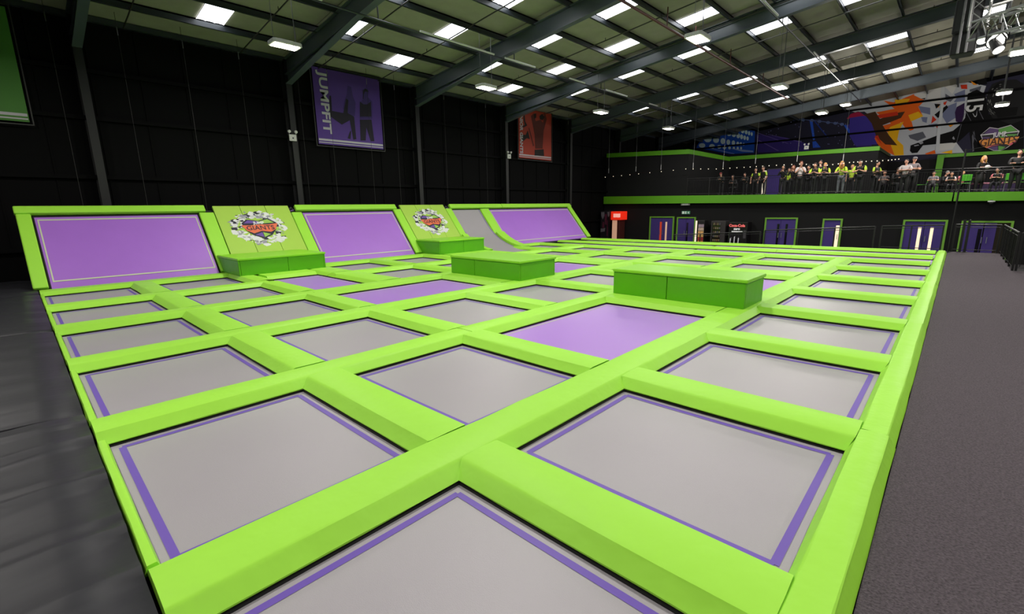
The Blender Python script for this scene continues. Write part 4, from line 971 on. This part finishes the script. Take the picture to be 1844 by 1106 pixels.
MB().box(-.05,-.5,0,-.0,.5,2.0).build('leaf', DPURP, t); MB().box(-.04,.62,.1,-.0,.84,1.95).build('lit_opening', M('lit_opening', (240,230,205), emit=(240,230,205), es=.7), t)
b = MB(); b.box(-.06,-.56,0,0,-.5,2.06); b.box(-.06,.5,0,0,.56,2.06); b.box(-.06,-.5,2.0,0,.5,2.06); b.build('frame', M('door_grey', (70,66,74)), t)

def dark_chair(x, y, rz, label):
    t = E('cafe_chair', (x, y, mz(y)), rz, label=label, cat='chair', group='dark cafe chairs on the balcony')
    MB().box(-.2,-.21,.36,.2,.21,.39).build('seat', TBK, t, bevel=.01)
    MB().box(-.25,-.21,.5,-.22,.21,.84).build('backrest', TBK, t, bevel=.01)
    for sx, sy in ((-1,-1),(-1,1),(1,-1),(1,1)): MB().tube([(sx*.18,sy*.19,.36),(sx*.2,sy*.2,0)], .013, 6).build('leg', BRAIL, t)
    for sy in (-1,1): MB().tube([(-.18,sy*.19,.37),(-.235,sy*.19,.55)], .013, 6).build('back_strut', BRAIL, t)
# ------------------------------------------------------------------ people
SKQ = []; SLV = {}
def skin(name, V, Ed, m, parent, root=None, sub=1):
    keys = list(V); idx = {k: i for i, k in enumerate(keys)}
    me = bpy.data.meshes.new(name); me.from_pydata([tuple(V[k][0]) for k in keys], [(idx[a], idx[c]) for a, c in Ed], [])
    o = bpy.data.objects.new(name, me); COL.objects.link(o); o.parent = parent
    o.modifiers.new('skin', 'SKIN'); ss = o.modifiers.new('sub', 'SUBSURF'); ss.levels = ss.render_levels = sub
    for k in keys:
        sv = me.skin_vertices[0].data[idx[k]]; r_ = V[k][1]; sv.radius = (r_, r_) if not isinstance(r_, tuple) else r_; sv.use_root = (k == (root or keys[0]))
    SKQ.append((o, m)); return o
def flush():
    bpy.context.view_layer.update(); dg = bpy.context.evaluated_depsgraph_get()
    for o, m in SKQ:
        me = bpy.data.meshes.new_from_object(o.evaluated_get(dg)); o.modifiers.clear(); o.data = me
        me.materials.clear(); me.materials.append(m); me.polygons.foreach_set('use_smooth', [True]*len(me.polygons))
        if o.name in SLV:
            me.materials.append(SLV[o.name][0])
            for p in me.polygons:
                if abs(p.center.y) > SLV[o.name][1]: p.material_index = 1
    SKQ.clear()
def person(px, topy, X, pose, shirt, trousers, hair, label, heading=PI, longhair=False, skinm=None, sleeves='short', build=1.0, cap=None, held=None, height=None, sleeve_mat=None, coat=False):
    y = onx(px, topy, X).y; zf = mz(y); H = (onx(px, topy, X).z - zf)
    seated = pose == 'sit'
    if seated and px not in (1735,): dark_chair(X, y, heading, 'dark cafe chair under the ' + ' '.join(label.split(',')[0].split()[:9]))
    bend = {'lean': .42, 'sit': .25, 'stand': .03, 'fold': .03, 'clap': .1}[pose]
    rest = 1.28 if seated else (1.75 - .8*(1-math.cos(bend)))
    S = max(.8, min(1.12, H/rest)) if not height else height
    t = E('person', (X, y, zf), heading, label=label, cat='person', group='spectators on the balcony')
    sk = skinm or SKIN1; W = build
    hipz = .5 if seated else .93
    hip = Vector((0, 0, hipz))
    def up(x, yy_, z): # torso point rotated forward about the hip
        v = Vector((x, yy_, z-.93)); c, s_ = math.cos(bend), math.sin(bend)
        return hip + Vector((v.x*c+v.z*s_, v.y, -v.x*s_+v.z*c))
    J = {}
    J['pel'] = (hip+Vector((0,0,.02)), .115*W); J['wst'] = (up(0,0,1.08), .105*W); J['chs'] = (up(0,0,1.28), .125*W); J['nkb'] = (up(0,0,1.45), .065); J['nek'] = (up(.01,0,1.52), .05); J['hd0'] = (up(.02,0,1.57), .05)
    for s_, n in ((1,'l'),(-1,'r')):
        J['sh'+n] = (up(0,s_*.17*W,1.42), .06*W)
        J['hp'+n] = (hip+Vector((0,s_*.09,-.03)), .095*W)
        if seated:
            J['kn'+n] = (Vector((.44,s_*.12,.49)), .062*W); J['an'+n] = (Vector((.42,s_*.12,.09)), .042)
            J['to'+n] = (Vector((.58,s_*.14,.035)), .032)
        else:
            sp = .11 if pose != 'stand' else .13
            J['kn'+n] = (Vector((.02,s_*sp,.5)), .062*W); J['an'+n] = (Vector((-.02,s_*sp,.085)), .042); J['to'+n] = (Vector((.14,s_*(sp+.03),.03)), .032)
        if pose == 'lean': el, wr = Vector((.33,s_*.27,1.08)), Vector((.47,s_*.07,1.16))
        elif pose == 'sit': el, wr = Vector((.18,s_*.24,.74)), Vector((.42,s_*.1,.78))
        elif pose == 'fold': el, wr = Vector((.1,s_*.27,1.14)), Vector((.22,-s_*.1,1.2))
        elif pose == 'clap': el, wr = Vector((.16,s_*.24,1.14)), Vector((.3,s_*.06,1.38))
        else: el, wr = Vector((.02,s_*.27,1.13)), Vector((.14,s_*.24,.9))
        J['el'+n] = (el, .042*W); J['wr'+n] = (wr, .027)
        d = (wr-el).normalized(); side = d.cross(Vector((0,0,1)));  side = side if side.length > .1 else Vector((1,0,0)); side.normalize(); nrm = side.cross(d)
        J['pa'+n] = (wr+d*.055, (.034,.02)); 
        for q in range(4):
            off = side*(-.027+.018*q); ln = (.066,.08,.075,.06)[q]
            J['f%d%s' % (q,n)] = (wr+d*(.1)+off, .0095); J['g%d%s' % (q,n)] = (wr+d*(.1+ln*.55)+off-nrm*.008, .009); J['h%d%s' % (q,n)] = (wr+d*(.1+ln*.8)+off-nrm*.03, .008)
        J['t0'+n] = (wr+d*.04+side*s_*.04, .011); J['t1'+n] = (wr+d*.08+side*s_*.055-nrm*.012, .009)
    Ed = [('pel','wst'),('wst','chs'),('chs','nkb'),('nkb','nek'),('nek','hd0')]
    for n in 'lr':
        Ed += [('chs','sh'+n),('sh'+n,'el'+n),('el'+n,'wr'+n),('wr'+n,'pa'+n),('pel','hp'+n),('hp'+n,'kn'+n),('kn'+n,'an'+n),('an'+n,'to'+n),('pa'+n,'t0'+n),('t0'+n,'t1'+n)]
        for q in range(4): Ed += [('pa'+n,'f%d%s' % (q,n)),('f%d%s' % (q,n),'g%d%s' % (q,n)),('g%d%s' % (q,n),'h%d%s' % (q,n))]
    J = {k: (p*S, (tuple(x_*S for x_ in r_) if isinstance(r_, tuple) else r_*S)) for k, (p, r_) in J.items()}
    thin = {'pel': .72, 'wst': .72, 'chs': .72, 'nkb': .8, 'shl': .5, 'shr': .5, 'hpl': .72, 'hpr': .72, 'knl': .72, 'knr': .72, 'anl': .6, 'anr': .6, 'tol': .4, 'tor': .4}
    if sleeves == 'long': thin.update({'ell': .75, 'elr': .75})
    skin('body', {k: (p, (r_ if isinstance(r_, tuple) else r_*thin.get(k, 1))) for k, (p, r_) in J.items()}, Ed, sk, t)
    def sub_(keys, ed, grow, nm, m): skin(nm, {k: (J[k][0], (J[k][1] if not isinstance(J[k][1], tuple) else J[k][1][0])*grow) for k in keys}, ed, m, t)
    V = {k: (J[k][0], J[k][1]*1.04) for k in ('pel','wst','chs','nkb','shl','shr')}; V['pel'] = (J['pel'][0]+Vector((0,0,.0)), J['pel'][1]*1.02)
    ed = [('pel','wst'),('wst','chs'),('chs','nkb'),('chs','shl'),('chs','shr')]
    for n in 'lr':
        a, e, w_ = J['sh'+n][0], J['el'+n][0], J['wr'+n][0]
        if sleeves == 'long':
            V['el'+n] = (e, J['el'+n][1]*1.25); V['wr'+n] = (w_, J['wr'+n][1]*1.45); ed += [('sh'+n,'el'+n),('el'+n,'wr'+n)]
        else:
            V['el'+n] = (a.lerp(e, .82), J['el'+n][1]*1.4); ed += [('sh'+n,'el'+n)]
    skin('shirt', V, ed, shirt, t)
    if sleeve_mat: SLV[SKQ[-1][0].name] = (sleeve_mat, .16*W*S)
    sub_(['pel','hpl','knl','anl','hpr','knr','anr'], [('pel','hpl'),('hpl','knl'),('knl','anl'),('pel','hpr'),('hpr','knr'),('knr','anr')], 1.06, 'trousers', trousers)
    for n in 'lr':
        A_, T_ = J['an'+n][0], J['to'+n][0]
        skin('shoe', {'a': (Vector((A_.x-.05*S,A_.y,.055*S)), .062*S), 'm': ((A_+T_)/2*1.0, .06*S), 'b': (Vector((T_.x+.05*S,T_.y,.042*S)), .05*S)}, [('a','m'),('m','b')], M('shoe_dark', (40, 38, 42)), t)
    if coat: skin('coat_skirt', {'a': (J['wst'][0], .13*S), 'b': (Vector((0,0,.75*S)), .19*S), 'c': (Vector((0,0,.4*S)), .21*S)}, [('a','b'),('b','c')], shirt, t)
    # head
    hb = bend*.9 if pose != 'lean' else .3
    hc = up(.045, 0, 1.64)*S; rot = Matrix.Rotation(hb, 3, 'Y')
    hd = MB(); hd.ball(hc, .092*S, .076*S, .116*S, n=14, m=10, rot=rot)
    hd.ball(hc+rot@Vector((.094*S,0,-.012*S)), .018*S, .013*S, .022*S, n=8, m=5)
    for s_ in (-1,1): hd.ball(hc+rot@Vector((-.005,s_*.078*S,-.01)), .02*S, .01*S, .03*S, n=8, m=5)
    hd.build('head', sk, t, smooth=True)
    fm = MB()
    for s_ in (-1,1): fm.ball(hc+rot@Vector((.083*S,s_*.03*S,.012*S)), .009*S, n=6, m=4)
    fm.build('eyes', M('eye_dark', (30, 22, 20)), t)
    fm = MB(); fm.ball(hc+rot@Vector((.084*S,0,-.05*S)), .008*S, .024*S, .006*S, n=8, m=4); fm.build('mouth', M('lip', (170, 80, 75)), t)
    hr = MB(); hr.ball(hc+rot@Vector((-.02*S,0,.03*S)), .098*S, .088*S, .106*S, n=14, m=8, rot=rot)
    if longhair:
        hr.tube([hc+rot@Vector((-.04*S,0,.05*S)), hc+Vector((-.09*S,0,-.1*S)), hc+Vector((-.1*S,0,-.28*S))], [.08*S,.085*S,.05*S], 10)
        for s_ in (-1,1): hr.tube([hc+rot@Vector((.0,s_*.07*S,.04*S)), hc+Vector((.0,s_*.085*S,-.1*S)), hc+Vector((.03*S,s_*.08*S,-.24*S))], [.04*S,.038*S,.02*S], 8)
    hr.build('hair', hair, t, smooth=True)
    if cap:
        c_ = MB(); c_.ball(hc+rot@Vector((-.005,0,.055*S)), .1*S, .09*S, .075*S, n=14, m=7, rot=rot); c_.tube([hc+rot@Vector((.07*S,0,.06*S)), hc+rot@Vector((.17*S,0,.045*S))], [.06*S,.03*S], 8); c_.build('cap', cap, t, smooth=True)
    if held: MB().ball(Vector((.34,0,1.2))*S, .07, .12, .09, n=10, m=6).build('held_scarf', held, t, smooth=True)
    return t
BT = M('cloth_black', (16, 16, 18)); HV = M('cloth_lime', (196, 230, 60)); WH = M('cloth_white', (215, 205, 205)); GY = M('cloth_grey', (140, 135, 145)); GY2 = M('cloth_grey_print', (125, 118, 122))
JN = M('cloth_jeans', (110, 112, 122)); DKT = M('cloth_dark_trousers', (22, 22, 28)); PK = M('cloth_pink', (220, 120, 130)); RD = M('cloth_red', (150, 40, 45))
HB = M('hair_brown', (60, 38, 26)); HD = M('hair_dark', (24, 18, 16)); HL = M('hair_blond', (205, 150, 85)); HR = M('hair_auburn', (120, 60, 32)); HG = M('hair_grey', (150, 145, 140))
L = 'leaning on the balcony rail'
person(1301, 311, 32.9, 'lean', BT, DKT, HD, 'person in black with light gloves bent over the rail, leftmost on the balcony', cap=M('cap_red', (130, 40, 40)), sleeves='long')
person(1322, 316, 34.0, 'sit', BT, DKT, HD, 'person in black seated in the shadow, second from the left on the balcony', sleeves='long')
person(1344, 312, 33.0, 'lean', BT, DKT, HB, 'dark clad person bent over the rail left of the lime sleeved pair', sleeves='long')
person(1362, 303, 33.6, 'stand', BT, DKT, HD, 'person in black with lime sleeves, left one of the pair by the lit opening', sleeve_mat=HV)
person(1376, 300, 34.4, 'stand', BT, DKT, HB, 'person in black with lime sleeves, right one of the pair by the lit opening', sleeve_mat=HV, heading=PI-.4)
person(1412, 298, 33.0, 'clap', BT, DKT, HD, 'person in black with raised hands left of the woman in a white top', longhair=True, sleeves='long')
person(1422, 303, 34.2, 'stand', HV, DKT, HD, 'person in a lime shirt standing behind the people in black')
person(1430, 298, 32.9, 'clap', BT, DKT, HR, 'person in black with long auburn hair next to the woman in a white top', longhair=True, sleeves='long')
person(1443, 291, 32.65, 'clap', WH, BT, HR, 'person in a white top clapping, grey lower half and black trousers', heading=PI+.3)
person(1459, 298, 33.5, 'lean', BT, DKT, HD, 'person in black between the white top and the lime sleeved group', sleeves='long')
person(1471, 294, 32.6, 'lean', BT, DKT, HB, 'person with lime sleeves %s, front one of the close pair' % L, sleeve_mat=HV)
person(1479, 288, 33.6, 'stand', BT, DKT, HD, 'tall person with lime sleeves standing behind the leaning pair', sleeve_mat=HV)
person(1489, 294, 32.64, 'lean', BT, DKT, HL, 'person with lime sleeves %s, right of the close pair' % L, sleeve_mat=HV)
person(1519, 291, 32.62, 'lean', HV, JN, HL, 'person with long blond hair, lime sleeves and grey jeans %s' % L, longhair=True)
person(1536, 297, 34.4, 'stand', HV, DKT, HL, 'small lime shirted person farther back between the two leaning at the rail')
person(1552, 289, 32.62, 'lean', BT, DKT, HD, 'broad man with lime sleeves %s, biggest of the lime group' % L, sleeve_mat=HV, build=1.22)
person(1580, 291, 32.9, 'fold', BT, DKT, HD, 'person with lime sleeves and folded arms, rightmost of the lime group', heading=PI+.9, sleeve_mat=HV)
person(1595, 308, 33.8, 'sit', GY2, DKT, HB, 'person in a pale top seated right of the lime group')
person(1614, 303, 33.5, 'sit', BT, DKT, HB, 'person in black seated beside the two men in grey shirts', heading=PI+.7, sleeves='long')
person(1634, 287, 33.0, 'fold', WH, BT, HD, 'man in a pale grey T-shirt standing with folded arms, left one of two', build=1.15, heading=PI-.2)
person(1647, 283, 33.9, 'fold', GY2, BT, HD, 'man in a grey shirt and cap standing, right one of two', build=1.12, cap=GY, heading=PI+.5)
person(1683, 309, 33.4, 'sit', GY, DKT, HD, 'person in a grey T-shirt seated at the table, arms on it')
person(1700, 309, 34.0, 'sit', BT, DKT, HG, 'person in black seated facing the grey T-shirt at the table', heading=PI+1.0, sleeves='long')
person(1715, 310, 33.6, 'sit', BT, DKT, HD, 'person seated with a white and red top behind the tall pole', sleeve_mat=WH)
person(1735, 309, 33.5, 'sit', PK, DKT, HL, 'person in pink seated on the green chair')
person(1772, 281, 33.0, 'fold', BT, BT, HL, 'woman in a long black coat with blond hair holding a pale scarf', longhair=True, sleeves='long', held=WH, coat=True, heading=PI+.6)
person(1800, 303, 33.2, 'sit', BT, DKT, HD, 'person in black with pink sleeves seated left of the empty green chair', sleeve_mat=PK, heading=PI-.3)
person(1838, 270, 32.7, 'fold', BT, BT, HD, 'large man in black standing at the right edge with folded arms', build=1.25, sleeves='long')
flush()
